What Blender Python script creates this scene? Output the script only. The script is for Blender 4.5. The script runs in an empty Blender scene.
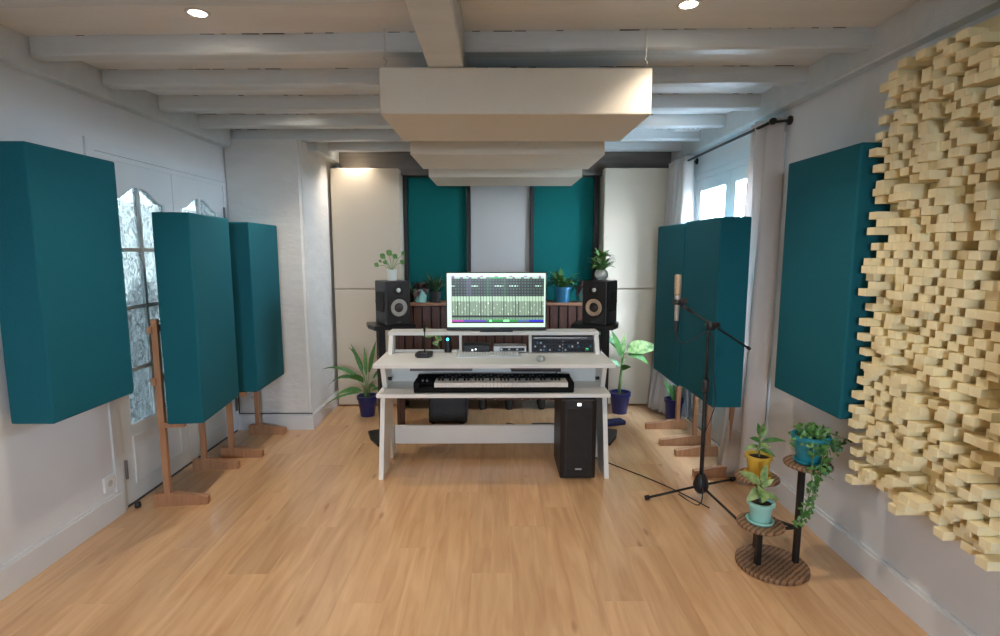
import bpy, bmesh, math, random
from mathutils import Vector, Matrix, noise
R = random.Random(7)
PI = math.pi
sc = bpy.context.scene
COL = sc.collection
# ------------------------------------------------------------------ camera
cd = bpy.data.cameras.new('camera'); cam = bpy.data.objects.new('camera', cd); COL.objects.link(cam)
cam.location = (0, 0, 1.5)
cam.rotation_euler = (math.radians(90 - 7.177), 0, math.radians(-0.526))
cd.sensor_width = 36; cd.lens = 19.44; cd.clip_start = 0.02; cd.clip_end = 200
sc.camera = cam
# ------------------------------------------------------------------ sky, daylight, exposure
w = bpy.data.worlds.new('overcast_sky'); sc.world = w; w.use_nodes = True
wn = w.node_tree.nodes; wl = w.node_tree.links
bg = wn['Background']; bg.inputs['Strength'].default_value = 48.0
tcw = wn.new('ShaderNodeTexCoord'); sep = wn.new('ShaderNodeSeparateXYZ'); rmp = wn.new('ShaderNodeValToRGB')
wl.new(tcw.outputs['Generated'], sep.inputs[0]); wl.new(sep.outputs['Z'], rmp.inputs[0]); wl.new(rmp.outputs[0], bg.inputs['Color'])
rmp.color_ramp.elements[0].position = 0.0; rmp.color_ramp.elements[0].color = (0.70, 0.84, 1.0, 1)
rmp.color_ramp.elements[1].position = 0.7; rmp.color_ramp.elements[1].color = (0.56, 0.76, 1.0, 1)
sc.view_settings.view_transform = 'Standard'; sc.view_settings.look = 'None'
sc.view_settings.exposure = 0.52; sc.view_settings.gamma = 1.0; sc.view_settings.use_curve_mapping = False
sc.cycles.use_denoising = True
sc.cycles.max_bounces = 10; sc.cycles.diffuse_bounces = 5; sc.cycles.transparent_max_bounces = 12
sc.cycles.sample_clamp_indirect = 6.0
sc.cycles.caustics_reflective = False; sc.cycles.caustics_refractive = False

def portal(name, loc, rot, sx, sy):
    l = bpy.data.lights.new(name, 'AREA'); l.shape = 'RECTANGLE'; l.size = sx; l.size_y = sy
    l.cycles.is_portal = True
    o = bpy.data.objects.new(name, l); COL.objects.link(o); o.location = loc; o.rotation_euler = rot
    return o
# openings: left french doors, right french doors, rear window (behind the camera)
portal('daylight_left', (-2.30, 3.70, 1.02), (0, -PI/2, 0), 2.0, 1.4)
portal('daylight_right', (1.88, 4.03, 1.05), (0, PI/2, 0), 2.05, 1.36)
portal('daylight_rear', (-0.2, -2.35, 1.55), (PI/2, 0, 0), .9, .9)

# ------------------------------------------------------------------ materials
MATS = {}
def nmat(name, col, rough=0.6, metal=0.0, spec=0.5):
    m = bpy.data.materials.new(name); m.use_nodes = True
    b = m.node_tree.nodes['Principled BSDF']
    b.inputs['Base Color'].default_value = (*col, 1); b.inputs['Roughness'].default_value = rough
    b.inputs['Metallic'].default_value = metal; b.inputs['Specular IOR Level'].default_value = spec
    MATS[name] = m
    return m, m.node_tree.nodes, m.node_tree.links, b
def noisy(name, c1, c2, scale=8, rough=0.6, bump=0.0, bscale=60, detail=4, stretch=(1, 1, 1), metal=0.0, spec=0.5, coord='Object'):
    m, n, l, b = nmat(name, c1, rough, metal, spec)
    tc = n.new('ShaderNodeTexCoord'); mp = n.new('ShaderNodeMapping'); mp.inputs['Scale'].default_value = stretch
    l.new(tc.outputs[coord], mp.inputs[0])
    t = n.new('ShaderNodeTexNoise'); t.inputs['Scale'].default_value = scale; t.inputs['Detail'].default_value = detail
    l.new(mp.outputs[0], t.inputs['Vector'])
    r = n.new('ShaderNodeValToRGB'); r.color_ramp.elements[0].position = 0.3; r.color_ramp.elements[1].position = 0.7
    r.color_ramp.elements[0].color = (*c1, 1); r.color_ramp.elements[1].color = (*c2, 1)
    l.new(t.outputs[0], r.inputs[0]); l.new(r.outputs[0], b.inputs['Base Color'])
    if bump:
        t2 = n.new('ShaderNodeTexNoise'); t2.inputs['Scale'].default_value = bscale; t2.inputs['Detail'].default_value = 3
        l.new(mp.outputs[0], t2.inputs['Vector'])
        bp = n.new('ShaderNodeBump'); bp.inputs['Strength'].default_value = bump; bp.inputs['Distance'].default_value = 0.01
        l.new(t2.outputs[0], bp.inputs['Height']); l.new(bp.outputs[0], b.inputs['Normal'])
    return m
M = MATS
noisy('wall_paint', (0.70, 0.71, 0.72), (0.73, 0.74, 0.745), 3, 0.75, 0.12, 25)
noisy('plaster', (0.70, 0.685, 0.655), (0.76, 0.745, 0.715), 5, 0.8, 0.55, 14, stretch=(1, 1, 2.2))
noisy('ceiling_paint', (0.70, 0.715, 0.725), (0.76, 0.775, 0.785), 4, 0.7, 0.25, 40, stretch=(0.3, 2, 1))
noisy('beam_paint', (0.56, 0.59, 0.60), (0.63, 0.66, 0.66), 5, 0.38, 0.2, 30, stretch=(0.4, 3, 3))
noisy('trim_white', (0.70, 0.71, 0.72), (0.74, 0.75, 0.75), 5, 0.4, 0.03, 40)
noisy('door_white', (0.66, 0.70, 0.72), (0.70, 0.74, 0.75), 5, 0.42, 0.03, 40)
noisy('cream_fabric', (0.64, 0.55, 0.43), (0.68, 0.59, 0.47), 300, 0.9, 0.25, 500, spec=0.2)
noisy('cloud_fabric', (0.66, 0.60, 0.50), (0.70, 0.64, 0.54), 300, 0.9, 0.25, 500, spec=0.2)
noisy('grey_fabric', (0.50, 0.48, 0.45), (0.54, 0.52, 0.49), 300, 0.9, 0.25, 500, spec=0.2)
noisy('teal_fabric', (0.004, 0.098, 0.128), (0.008, 0.122, 0.154), 260, 0.85, 0.3, 420, spec=0.25)
noisy('green_teal_fabric', (0.002, 0.105, 0.100), (0.004, 0.130, 0.120), 260, 0.85, 0.3, 420, spec=0.2)
noisy('black_wood', (0.012, 0.010, 0.009), (0.022, 0.018, 0.016), 12, 0.6, 0.1, 40, stretch=(3, 3, .3))
noisy('stand_wood', (0.36, 0.17, 0.085), (0.46, 0.24, 0.125), 9, 0.5, 0.1, 40, stretch=(6, 6, 0.7))
noisy('recess_shade', (0.10, 0.085, 0.07), (0.14, 0.12, 0.10), 9, 0.6, 0.2, 30, stretch=(.3, 3, 3))  # darkness above the back panels, put into the colour
noisy('walnut_slat', (0.060, 0.022, 0.014), (0.105, 0.042, 0.026), 12, 0.5, 0.15, 40, stretch=(8, 8, 0.6))
noisy('slat_top', (0.28, 0.13, 0.07), (0.36, 0.18, 0.10), 12, 0.5, 0.1, 40, stretch=(.6, 8, 8))
noisy('pine_block', (0.86, 0.72, 0.42), (0.92, 0.81, 0.52), 7, 0.65, 0.12, 60, stretch=(.6, 5, 5), coord='Generated')
noisy('white_desk', (0.84, 0.82, 0.77), (0.87, 0.85, 0.80), 6, 0.42, 0.03, 60)
noisy('black_plastic', (0.012, 0.012, 0.013), (0.018, 0.018, 0.019), 20, 0.42, 0.05, 200)
noisy('keyboard_black', (0.006, 0.006, 0.006), (0.010, 0.010, 0.010), 20, 0.8, 0.05, 200, spec=0.15)
noisy('rack_face', (0.012, 0.014, 0.024), (0.018, 0.021, 0.034), 20, 0.45, 0.03, 100)
noisy('matte_black', (0.008, 0.007, 0.007), (0.014, 0.012, 0.011), 20, 0.7, 0.15, 300)
noisy('dark_brown_box', (0.011, 0.008, 0.007), (0.016, 0.012, 0.011), 12, 0.5, 0.08, 80)
noisy('black_metal', (0.014, 0.013, 0.013), (0.022, 0.020, 0.020), 20, 0.35, 0.03, 100, metal=0.3)
noisy('grey_plastic', (0.10, 0.10, 0.105), (0.14, 0.14, 0.145), 20, 0.5, 0.05, 100)
noisy('silver', (0.55, 0.55, 0.54), (0.62, 0.62, 0.60), 20, 0.38, 0.02, 100, metal=0.6)
noisy('key_white', (0.80, 0.78, 0.72), (0.84, 0.82, 0.77), 20, 0.3)
noisy('cone_grey', (0.28, 0.25, 0.22), (0.40, 0.36, 0.31), 30, 0.45, 0.1, 80)
noisy('cone_dark', (0.03, 0.02, 0.016), (0.05, 0.035, 0.028), 20, 0.5)
noisy('blue_pot', (0.010, 0.014, 0.090), (0.016, 0.022, 0.120), 5, 0.3)
noisy('teal_pot', (0.010, 0.20, 0.26), (0.016, 0.24, 0.30), 6, 0.35)
noisy('sky_pot', (0.02, 0.16, 0.30), (0.03, 0.20, 0.36), 6, 0.4)
noisy('mint_pot', (0.30, 0.62, 0.56), (0.36, 0.68, 0.61), 6, 0.4)
noisy('yellow_pot', (0.60, 0.36, 0.035), (0.68, 0.42, 0.05), 6, 0.4)
noisy('white_pot', (0.66, 0.66, 0.60), (0.72, 0.72, 0.66), 6, 0.35)
noisy('soil', (0.020, 0.012, 0.008), (0.045, 0.028, 0.018), 40, 0.95, 0.8, 90)
noisy('leaf_green', (0.045, 0.14, 0.030), (0.10, 0.25, 0.055), 25, 0.45, 0.1, 60)
noisy('leaf_dark', (0.018, 0.050, 0.022), (0.040, 0.095, 0.035), 25, 0.5)
noisy('leaf_purple', (0.045, 0.022, 0.028), (0.11, 0.06, 0.055), 25, 0.5)
noisy('leaf_variegated', (0.06, 0.17, 0.035), (0.40, 0.50, 0.20), 28, 0.45, detail=2)
noisy('stem_green', (0.10, 0.20, 0.05), (0.18, 0.28, 0.09), 25, 0.5)
noisy('foliage_out', (0.010, 0.022, 0.020), (0.03, 0.05, 0.035), 5, 0.8)
noisy('terrace', (0.42, 0.41, 0.39), (0.50, 0.49, 0.46), 3, 0.9, 0.2, 20)
noisy('house_render', (0.62, 0.55, 0.48), (0.66, 0.60, 0.53), 2, 0.9)
noisy('roof_tile', (0.14, 0.08, 0.06), (0.22, 0.13, 0.10), 8, 0.9, 0.4, 20)
noisy('cable', (0.012, 0.010, 0.010), (0.02, 0.017, 0.016), 20, 0.5)
noisy('mic_gold', (0.50, 0.34, 0.22), (0.62, 0.45, 0.30), 60, 0.35, 0.3, 400, metal=0.5)
noisy('mic_body', (0.40, 0.35, 0.32), (0.52, 0.46, 0.42), 20, 0.35, metal=0.5)
noisy('navy_cloth', (0.010, 0.014, 0.06), (0.018, 0.024, 0.09), 20, 0.8)
noisy('dark_line', (0.03, 0.028, 0.026), (0.06, 0.055, 0.05), 30, 0.9)

def curtain_mat():
    m = noisy('curtain_cloth', (0.74, 0.68, 0.64), (0.80, 0.74, 0.70), 200, 0.9, 0.2, 400, spec=0.1)
    n = m.node_tree.nodes; l = m.node_tree.links; b = n['Principled BSDF']; out = n['Material Output']
    tr = n.new('ShaderNodeBsdfTranslucent'); tr.inputs['Color'].default_value = (0.72, 0.67, 0.64, 1)
    mx = n.new('ShaderNodeMixShader'); mx.inputs[0].default_value = 0.35
    l.new(b.outputs[0], mx.inputs[1]); l.new(tr.outputs[0], mx.inputs[2]); l.new(mx.outputs[0], out.inputs['Surface'])
curtain_mat()
def glass_mat(name, rippled):
    m = bpy.data.materials.new(name); m.use_nodes = True; MATS[name] = m
    n = m.node_tree.nodes; l = m.node_tree.links; n.clear()
    out = n.new('ShaderNodeOutputMaterial'); tp = n.new('ShaderNodeBsdfTransparent'); gl = n.new('ShaderNodeBsdfGlossy')
    gl.inputs['Roughness'].default_value = 0.03; 
    mx = n.new('ShaderNodeMixShader'); lw = n.new('ShaderNodeLayerWeight'); lw.inputs[0].default_value = 0.12
    mq = n.new('ShaderNodeMath'); mq.operation = 'MULTIPLY_ADD'; mq.inputs[1].default_value = 0.5; mq.inputs[2].default_value = 0.04; l.new(lw.outputs['Facing'], mq.inputs[0]); l.new(mq.outputs[0], mx.inputs[0])
    l.new(tp.outputs[0], mx.inputs[1]); l.new(gl.outputs[0], mx.inputs[2])
    last = mx
    if rippled:
        tc = n.new('ShaderNodeTexCoord'); mp = n.new('ShaderNodeMapping'); mp.inputs['Scale'].default_value = (1, 2.2, 1)
        l.new(tc.outputs['Object'], mp.inputs[0])
        t = n.new('ShaderNodeTexNoise'); t.inputs['Scale'].default_value = 26; t.inputs['Detail'].default_value = 3; t.inputs['Distortion'].default_value = 1.2
        l.new(mp.outputs[0], t.inputs['Vector'])
        r = n.new('ShaderNodeValToRGB'); r.color_ramp.elements[0].position = 0.42; r.color_ramp.elements[1].position = 0.60
        r.color_ramp.elements[0].color = (0.12, 0.12, 0.12, 1); r.color_ramp.elements[1].color = (0.60, 0.60, 0.60, 1)
        l.new(t.outputs[0], r.inputs[0])
        tl = n.new('ShaderNodeBsdfTranslucent'); tl.inputs['Color'].default_value = (0.15, 0.158, 0.155, 1); tp.inputs['Color'].default_value = (0.28, 0.30, 0.295, 1)
        m2 = n.new('ShaderNodeMixShader'); l.new(r.outputs[0], m2.inputs[0]); l.new(mx.outputs[0], m2.inputs[1]); l.new(tl.outputs[0], m2.inputs[2])
        bp = n.new('ShaderNodeBump'); bp.inputs['Strength'].default_value = 0.6; bp.inputs['Distance'].default_value = 0.01
        l.new(t.outputs[0], bp.inputs['Height']); l.new(bp.outputs[0], gl.inputs['Normal']); l.new(bp.outputs[0], tl.inputs['Normal'])
        last = m2
    l.new(last.outputs[0], out.inputs['Surface'])
glass_mat('clear_glass', False); glass_mat('rippled_glass', True)
def emit_mat(name, col, st):
    m = bpy.data.materials.new(name); m.use_nodes = True; MATS[name] = m
    n = m.node_tree.nodes; b = n['Principled BSDF']
    b.inputs['Base Color'].default_value = (0.02, 0.02, 0.02, 1)
    b.inputs['Emission Color'].default_value = (*col, 1); b.inputs['Emission Strength'].default_value = st
emit_mat('lamp_glow', (1.0, 0.88, 0.70), 30); emit_mat('blue_led', (0.05, 0.75, 1.0), 5); emit_mat('white_led', (0.9, 1, 0.95), 2.0); emit_mat('green_led', (0.1, 0.9, 0.3), 1.0)
def plank_mat():
    m, n, l, b = nmat('oak_laminate', (0.6, 0.35, 0.18), 0.30)
    b.inputs['Coat Weight'].default_value = 0.45; b.inputs['Coat Roughness'].default_value = 0.14
    tc = n.new('ShaderNodeTexCoord'); oi = n.new('ShaderNodeObjectInfo')
    vm = n.new('ShaderNodeVectorMath'); vm.operation = 'SCALE'; vm.inputs[0].default_value = (17.3, 31.7, 9.1); l.new(oi.outputs['Random'], vm.inputs['Scale'])
    va = n.new('ShaderNodeVectorMath'); va.operation = 'ADD'; l.new(tc.outputs['Object'], va.inputs[0]); l.new(vm.outputs[0], va.inputs[1])
    mp = n.new('ShaderNodeMapping'); mp.inputs['Scale'].default_value = (9, 0.9, 1); l.new(va.outputs[0], mp.inputs[0])
    t = n.new('ShaderNodeTexNoise'); t.inputs['Scale'].default_value = 2.2; t.inputs['Detail'].default_value = 6; t.inputs['Distortion'].default_value = 0.8
    l.new(mp.outputs[0], t.inputs['Vector'])
    r = n.new('ShaderNodeValToRGB'); e = r.color_ramp.elements
    e[0].position = 0.28; e[0].color = (0.55, 0.295, 0.138, 1); e[1].position = 0.70; e[1].color = (0.73, 0.455, 0.235, 1)
    l.new(t.outputs[0], r.inputs[0])
    # soft blotches and dark knots of the timber print
    mp2 = n.new('ShaderNodeMapping'); mp2.inputs['Scale'].default_value = (5, 1.6, 1); l.new(va.outputs[0], mp2.inputs[0])
    v = n.new('ShaderNodeTexVoronoi'); v.inputs['Scale'].default_value = 1.3; l.new(mp2.outputs[0], v.inputs['Vector'])
    kr = n.new('ShaderNodeValToRGB'); ke = kr.color_ramp.elements; ke[0].position = 0.03; ke[0].color = (0.55, 0.42, 0.36, 1); ke[1].position = 0.11; ke[1].color = (1, 1, 1, 1)
    l.new(v.outputs['Distance'], kr.inputs[0])
    mu = n.new('ShaderNodeMix'); mu.data_type = 'RGBA'; mu.blend_type = 'MULTIPLY'; mu.inputs[0].default_value = 0.75
    l.new(r.outputs[0], mu.inputs[6]); l.new(kr.outputs[0], mu.inputs[7])
    hs = n.new('ShaderNodeHueSaturation')
    mr = n.new('ShaderNodeMapRange'); mr.inputs[3].default_value = 0.90; mr.inputs[4].default_value = 1.07; l.new(oi.outputs['Random'], mr.inputs[0])
    l.new(mr.outputs[0], hs.inputs['Value']); l.new(mu.outputs[2], hs.inputs['Color']); l.new(hs.outputs[0], b.inputs['Base Color'])
    mr2 = n.new('ShaderNodeMapRange'); mr2.inputs[3].default_value = 0.24; mr2.inputs[4].default_value = 0.36; l.new(t.outputs[0], mr2.inputs[0]); l.new(mr2.outputs[0], b.inputs['Roughness'])
plank_mat()
def ring_wood():
    m, n, l, b = nmat('burnt_wood', (0.3, 0.15, 0.07), 0.5)
    tc = n.new('ShaderNodeTexCoord'); wv = n.new('ShaderNodeTexWave'); wv.inputs['Scale'].default_value = 15; wv.inputs['Distortion'].default_value = 2.6; wv.inputs['Detail Scale'].default_value = 4; wv.inputs['Detail'].default_value = 3
    mp = n.new('ShaderNodeMapping'); mp.inputs['Rotation'].default_value = (0, 0, 0.9); l.new(tc.outputs['Object'], mp.inputs[0]); l.new(mp.outputs[0], wv.inputs['Vector'])
    r = n.new('ShaderNodeValToRGB'); e = r.color_ramp.elements; e[0].color = (0.10, 0.05, 0.025, 1); e[1].color = (0.30, 0.165, 0.085, 1); e[0].position = 0.1; e[1].position = 0.6
    l.new(wv.outputs[0], r.inputs[0]); l.new(r.outputs[0], b.inputs['Base Color'])
ring_wood()

# ------------------------------------------------------------------ mesh helpers
class MB:
    def __init__(s): s.bm = bmesh.new()
    def box(s, x0, x1, y0, y1, z0, z1, mat=None):
        vs = [s.bm.verts.new(p) for p in ((x0,y0,z0),(x1,y0,z0),(x1,y1,z0),(x0,y1,z0),(x0,y0,z1),(x1,y0,z1),(x1,y1,z1),(x0,y1,z1))]
        if mat is not None:
            for v in vs: v.co = mat @ v.co
        for f in ((0,3,2,1),(4,5,6,7),(0,1,5,4),(1,2,6,5),(2,3,7,6),(3,0,4,7)): s.bm.faces.new([vs[i] for i in f])
        return s
    def prism(s, pts, axis, a, b):
        # pts: 2D outline; axis 'x','y','z' extrude axis from a to b
        def mk(p, t): return {'x': (t, p[0], p[1]), 'y': (p[0], t, p[1]), 'z': (p[0], p[1], t)}[axis]
        A = [s.bm.verts.new(mk(p, a)) for p in pts]; B = [s.bm.verts.new(mk(p, b)) for p in pts]
        n = len(pts)
        s.bm.faces.new(A); s.bm.faces.new(B[::-1])
        for i in range(n): s.bm.faces.new((A[i], B[i], B[(i+1) % n], A[(i+1) % n]))
        return s
    def tube(s, pts, r, seg=8, cap=True):
        pts = [Vector(p) for p in pts]; rs = r if isinstance(r, (list, tuple)) else [r]*len(pts)
        rings = []; prev = None
        for i, p in enumerate(pts):
            d = (pts[min(i+1, len(pts)-1)] - pts[max(i-1, 0)]).normalized()
            ref = prev if prev is not None else (Vector((0,0,1)) if abs(d.z) < 0.9 else Vector((1,0,0)))
            u = (ref - d*ref.dot(d)).normalized(); v = d.cross(u); prev = u
            rings.append([s.bm.verts.new(p + (u*math.cos(2*PI*k/seg) + v*math.sin(2*PI*k/seg))*rs[i]) for k in range(seg)])
        for a, b in zip(rings, rings[1:]):
            for k in range(seg): s.bm.faces.new((a[k], a[(k+1) % seg], b[(k+1) % seg], b[k]))
        if cap: s.bm.faces.new(rings[0][::-1]); s.bm.faces.new(rings[-1])
        return s
    def lathe(s, prof, c=(0,0,0), seg=24, mat=None):
        rings = []
        for r, z in prof:
            if r < 1e-5: rings.append([s.bm.verts.new((c[0], c[1], c[2]+z))])
            else: rings.append([s.bm.verts.new((c[0]+r*math.cos(2*PI*k/seg), c[1]+r*math.sin(2*PI*k/seg), c[2]+z)) for k in range(seg)])
        if mat is not None:
            for rg in rings:
                for v in rg: v.co = mat @ v.co
        for a, b in zip(rings, rings[1:]):
            for k in range(seg):
                k2 = (k+1) % seg
                f = [a[k % len(a)], a[k2 % len(a)], b[k2 % len(b)], b[k % len(b)]]
                g = []
                for v in f:
                    if v not in g: g.append(v)
                if len(g) > 2: s.bm.faces.new(g)
        return s
    def leaf(s, base, d, L, W, droop=0.6, fold=0.25, up=(0,0,1), nseg=6, shape=1.0, thick=0.0015):
        # curved tapering blade with a folded midrib
        base = Vector(base); d = Vector(d).normalized(); up = Vector(up)
        side = d.cross(up)
        if side.length < 1e-3: side = Vector((1,0,0))
        side.normalize(); p = base.copy(); dirv = d.copy(); rows = []
        for i in range(nseg+1):
            t = i/nseg; wd = W*0.5*(math.sin(PI*min(1, t**shape*0.93+0.07)) )
            nrm = side.cross(dirv).normalized()
            l_ = p - side*wd + nrm*wd*fold; r_ = p + side*wd + nrm*wd*fold
            rows.append((s.bm.verts.new(l_), s.bm.verts.new(p.copy()), s.bm.verts.new(r_)))
            dirv = (dirv + Vector((0,0,-1))*droop/nseg).normalized(); p = p + dirv*L/nseg
        for a, b in zip(rows, rows[1:]):
            s.bm.faces.new((a[0], a[1], b[1], b[0])); s.bm.faces.new((a[1], a[2], b[2], b[1]))
        return s
    def bevel(s, w, seg=2):
        bmesh.ops.bevel(s.bm, geom=[e for e in s.bm.edges], offset=w, segments=seg, affect='EDGES', profile=0.5)
        return s
    def build(s, name, mat, parent=None, smooth=False, recalc=True):
        if recalc: bmesh.ops.recalc_face_normals(s.bm, faces=s.bm.faces)
        me = bpy.data.meshes.new(name); s.bm.to_mesh(me); s.bm.free()
        if isinstance(mat, str): mat = M[mat]
        if mat: me.materials.append(mat)
        if smooth:
            for p in me.polygons: p.use_smooth = True
        o = bpy.data.objects.new(name, me); COL.objects.link(o)
        if parent is not None: o.parent = parent
        return o
def recenter(o):
    """move the origin of a mesh object to its base centre"""
    vs = o.data.vertices
    xs = [v.co.x for v in vs]; ys = [v.co.y for v in vs]; zs = [v.co.z for v in vs]
    c = Vector(((min(xs)+max(xs))/2, (min(ys)+max(ys))/2, min(zs)))
    for v in vs: v.co -= c
    o.location = Vector(o.location) + c
    return o
def thing(name, label, cat, loc=(0,0,0), rz=0, group=None):
    o = bpy.data.objects.new(name, None); COL.objects.link(o); o.empty_display_size = 0.05
    o.location = loc; o.rotation_euler = (0,0,rz); o['label'] = label; o['category'] = cat
    if group: o['group'] = group
    return o
def tag(o, label, cat, group=None, kind=None):
    o['label'] = label; o['category'] = cat
    if group: o['group'] = group
    if kind: o['kind'] = kind
    return o
def struct(o, label=None, cat=None):
    o['kind'] = 'structure'
    if label: o['label'] = label
    if cat: o['category'] = cat
    return o
def copy_tree(o, parent=None):
    c = o.copy(); COL.objects.link(c)
    if parent is not None: c.parent = parent
    for ch in list(o.children): copy_tree(ch, c)
    return c
def hide_box(o): pass

XL, XR, YB, YF, ZC = -2.15, 1.72, 5.42, -2.25, 2.457
# ------------------------------------------------------------------ floor and its planks
fl = struct(MB().box(XL-.2, XR+.2, YF-.2, YB+.2, -0.12, -0.008).build('floor', 'dark_line'), 'honey oak laminate floor of long planks', 'floor')
PW, PL = 0.19, 1.285
plank_mesh = {}
def plank(x0, x1, y0, y1):
    key = (round(x1-x0, 3), round(y1-y0, 3))
    if key not in plank_mesh:
        wx, wy = key; b = 0.0006
        m = MB(); bm = m.bm
        lo = [bm.verts.new(p) for p in ((0,0,-.008),(wx,0,-.008),(wx,wy,-.008),(0,wy,-.008))]
        mi = [bm.verts.new(p) for p in ((0,0,-b),(wx,0,-b),(wx,wy,-b),(0,wy,-b))]
        hi = [bm.verts.new(p) for p in ((b,b,0),(wx-b,b,0),(wx-b,wy-b,0),(b,wy-b,0))]
        bm.faces.new(hi)
        for A, B in ((lo, mi), (mi, hi)):
            for i in range(4): bm.faces.new((A[i], A[(i+1) % 4], B[(i+1) % 4], B[i]))
        o = m.build('plank', 'oak_laminate', fl); plank_mesh[key] = o.data
    else:
        o = bpy.data.objects.new('plank', plank_mesh[key]); COL.objects.link(o); o.parent = fl
    o.location = (x0, y0, 0)
offs = [0.0, 0.43, 0.86, 0.21, 0.64, 1.07]
x = XL - 0.05; row = 0
while x < XR:
    y = YF - offs[(row*5) % 6] - 0.1
    while y < YB:
        a, b = max(y, YF), min(y+PL, YB)
        xa, xb = max(x, XL), min(x+PW, XR)
        if b - a > 0.02 and xb-xa > 0.02: plank(xa+.0002, xb-.0002, a+.0002, b-.0002)
        y += PL
    x += PW; row += 1

# ------------------------------------------------------------------ walls with openings
def wall_x(name, x0, x1, ya, yb, za, zb, mat):   # wall in the YZ plane with one opening
    m = MB(); m.box(x0, x1, YF-.2, ya, 0, ZC+.15); m.box(x0, x1, yb, YB+.2, 0, ZC+.15); m.box(x0, x1, ya, yb, zb, ZC+.15)
    if za > 0: m.box(x0, x1, ya, yb, 0, za)
    return struct(m.build(name, mat))
LO = (2.99, 4.40, 0, 2.03); RO = (3.34, 4.72, 0, 2.13)
wall_x('wall_left', XL-.2, XL, *LO, 'wall_paint'); wall_x('wall_right', XR, XR+.2, *RO, 'wall_paint')
struct(MB().box(XL-.2, XR+.2, YB, YB+.2, 0, ZC+.15).build('wall_back', 'wall_paint'))
m = MB(); m.box(XL, -.65, YF-.2, YF, 0, ZC+.15); m.box(.25, XR, YF-.2, YF, 0, ZC+.15); m.box(-.65, .25, YF-.2, YF, 0, 1.1); m.box(-.65, .25, YF-.2, YF, 2.0, ZC+.15)
struct(m.build('wall_front', 'wall_paint'))
wf = MB(); wf.box(-.65, .25, YF-.12, YF-.06, 1.1, 1.16); wf.box(-.65, .25, YF-.12, YF-.06, 1.94, 2.0)
for xx in (-.65, -.23, .19): wf.box(xx, xx+.06, YF-.12, YF-.06, 1.16, 1.94)
wfo = struct(wf.build('window_1', 'door_white'))
MB().box(-.59, .19, YF-.092, YF-.088, 1.16, 1.94).build('pane', 'clear_glass', wfo)
# plaster pillar block in the back left corner
m = MB().box(XL, -1.545, 4.42, YB, 0, 2.37)
bmesh.ops.bevel(m.bm, geom=[e for e in m.bm.edges if abs(e.verts[0].co.z-e.verts[1].co.z) > 1], offset=.02, segments=3, affect='EDGES')
struct(m.build('wall_pillar', 'plaster'))
# ceiling, gently out of level as in the old house (left side lower)
TL = math.atan(0.020/3.75)
ce = struct(MB().box(XL-.2, XR+.2, YF-.2, YB+.2, 0, .12).build('ceiling', 'ceiling_paint'))
ce.location = (-.2, 0, ZC); ce.rotation_euler = (0, -TL, 0)
for v in ce.data.vertices: v.co.x += .2
def zc(x): return ZC + (x+.2)*math.tan(TL)
# joists: (left Y, right Y)
JO = [(-1.83, -1.9), (-1.34, -1.4), (-.86, -.9), (-.37, -.4), (.12, .09), (.61, .58), (1.10, 1.07), (1.58, 1.53), (2.02, 1.93), (2.565, 2.485), (3.02, 2.978), (3.50, 3.497), (3.955, 4.01), (4.44, 4.49), (4.90, 4.95)]
nt = 0
def trim_name():
    global nt; nt += 1; return 'trim_%d' % nt
for i, (ya, yb) in enumerate(JO):
    xa, xb = -2.08, 1.665
    if ya > 4.4: xa = -2.14 if ya < 4.5 else -1.5
    m = MB(); bm = m.bm; n = 10; rows = []
    for k in range(n+1):
        t = k/n; xx = xa + (xb-xa)*t; yy = ya + (yb-ya)*t + .004*math.sin(k*1.7+i); zt = zc(xx)+.01; zb = zc(xx)-.084+.003*math.sin(k*2.1+i*2)
        rows.append([bm.verts.new(p) for p in ((xx,yy,zt),(xx,yy,zb+.008),(xx,yy+.008,zb),(xx,yy+.072,zb),(xx,yy+.08,zb+.008),(xx,yy+.08,zt))])
    for a, b in zip(rows, rows[1:]):
        for k in range(6): bm.faces.new((a[k], a[(k+1) % 6], b[(k+1) % 6], b[k]))
    bm.faces.new(rows[0]); bm.faces.new(rows[-1][::-1])
    struct(m.build(trim_name(), 'beam_paint'))
    # dark shrinkage crack where the joist meets the boards
    if ya > 1.5:
        m = MB()
        for k in range(40):
            if R.random() < .5:
                x0 = max(xa, -2.05) + k*(xb-max(xa, -2.05))/40; t = (x0-xa)/(xb-xa); yy = ya+(yb-ya)*t
                m.box(x0, x0+.02+.08*R.random(), yy-.003, yy+.01, zc(x0)-.0012-.0016*R.random(), zc(x0)+.002)
        o = m.build('joint_crack', 'dark_line'); o['kind'] = 'stuff'; o.parent = ce; o.matrix_parent_inverse = Matrix.Rotation(TL, 4, 'Y') @ Matrix.Translation((.2, 0, -ZC))
# wall plates on both sides, centre bearer, pillar side plate, rear strip with the shade of a recess in its colour
struct(MB().box(XL-.01, -2.085, YF, 4.43, 2.305, 2.47).bevel(.006, 1).build(trim_name(), 'beam_paint'))
struct(MB().box(1.66, XR+.01, YF, YB, 2.318, 2.48).bevel(.006, 1).build(trim_name(), 'beam_paint'))
struct(MB().box(-.29, -.135, YF, 5.3, 2.285, 2.47).bevel(.006, 1).build(trim_name(), 'beam_paint'))
struct(MB().box(-1.56, -1.46, 4.60, YB, 2.31, 2.47).bevel(.006, 1).build(trim_name(), 'beam_paint'))
struct(MB().box(-1.46, 1.66, 5.22, 5.41, 2.20, 2.455).build(trim_name(), 'recess_shade'))
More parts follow.
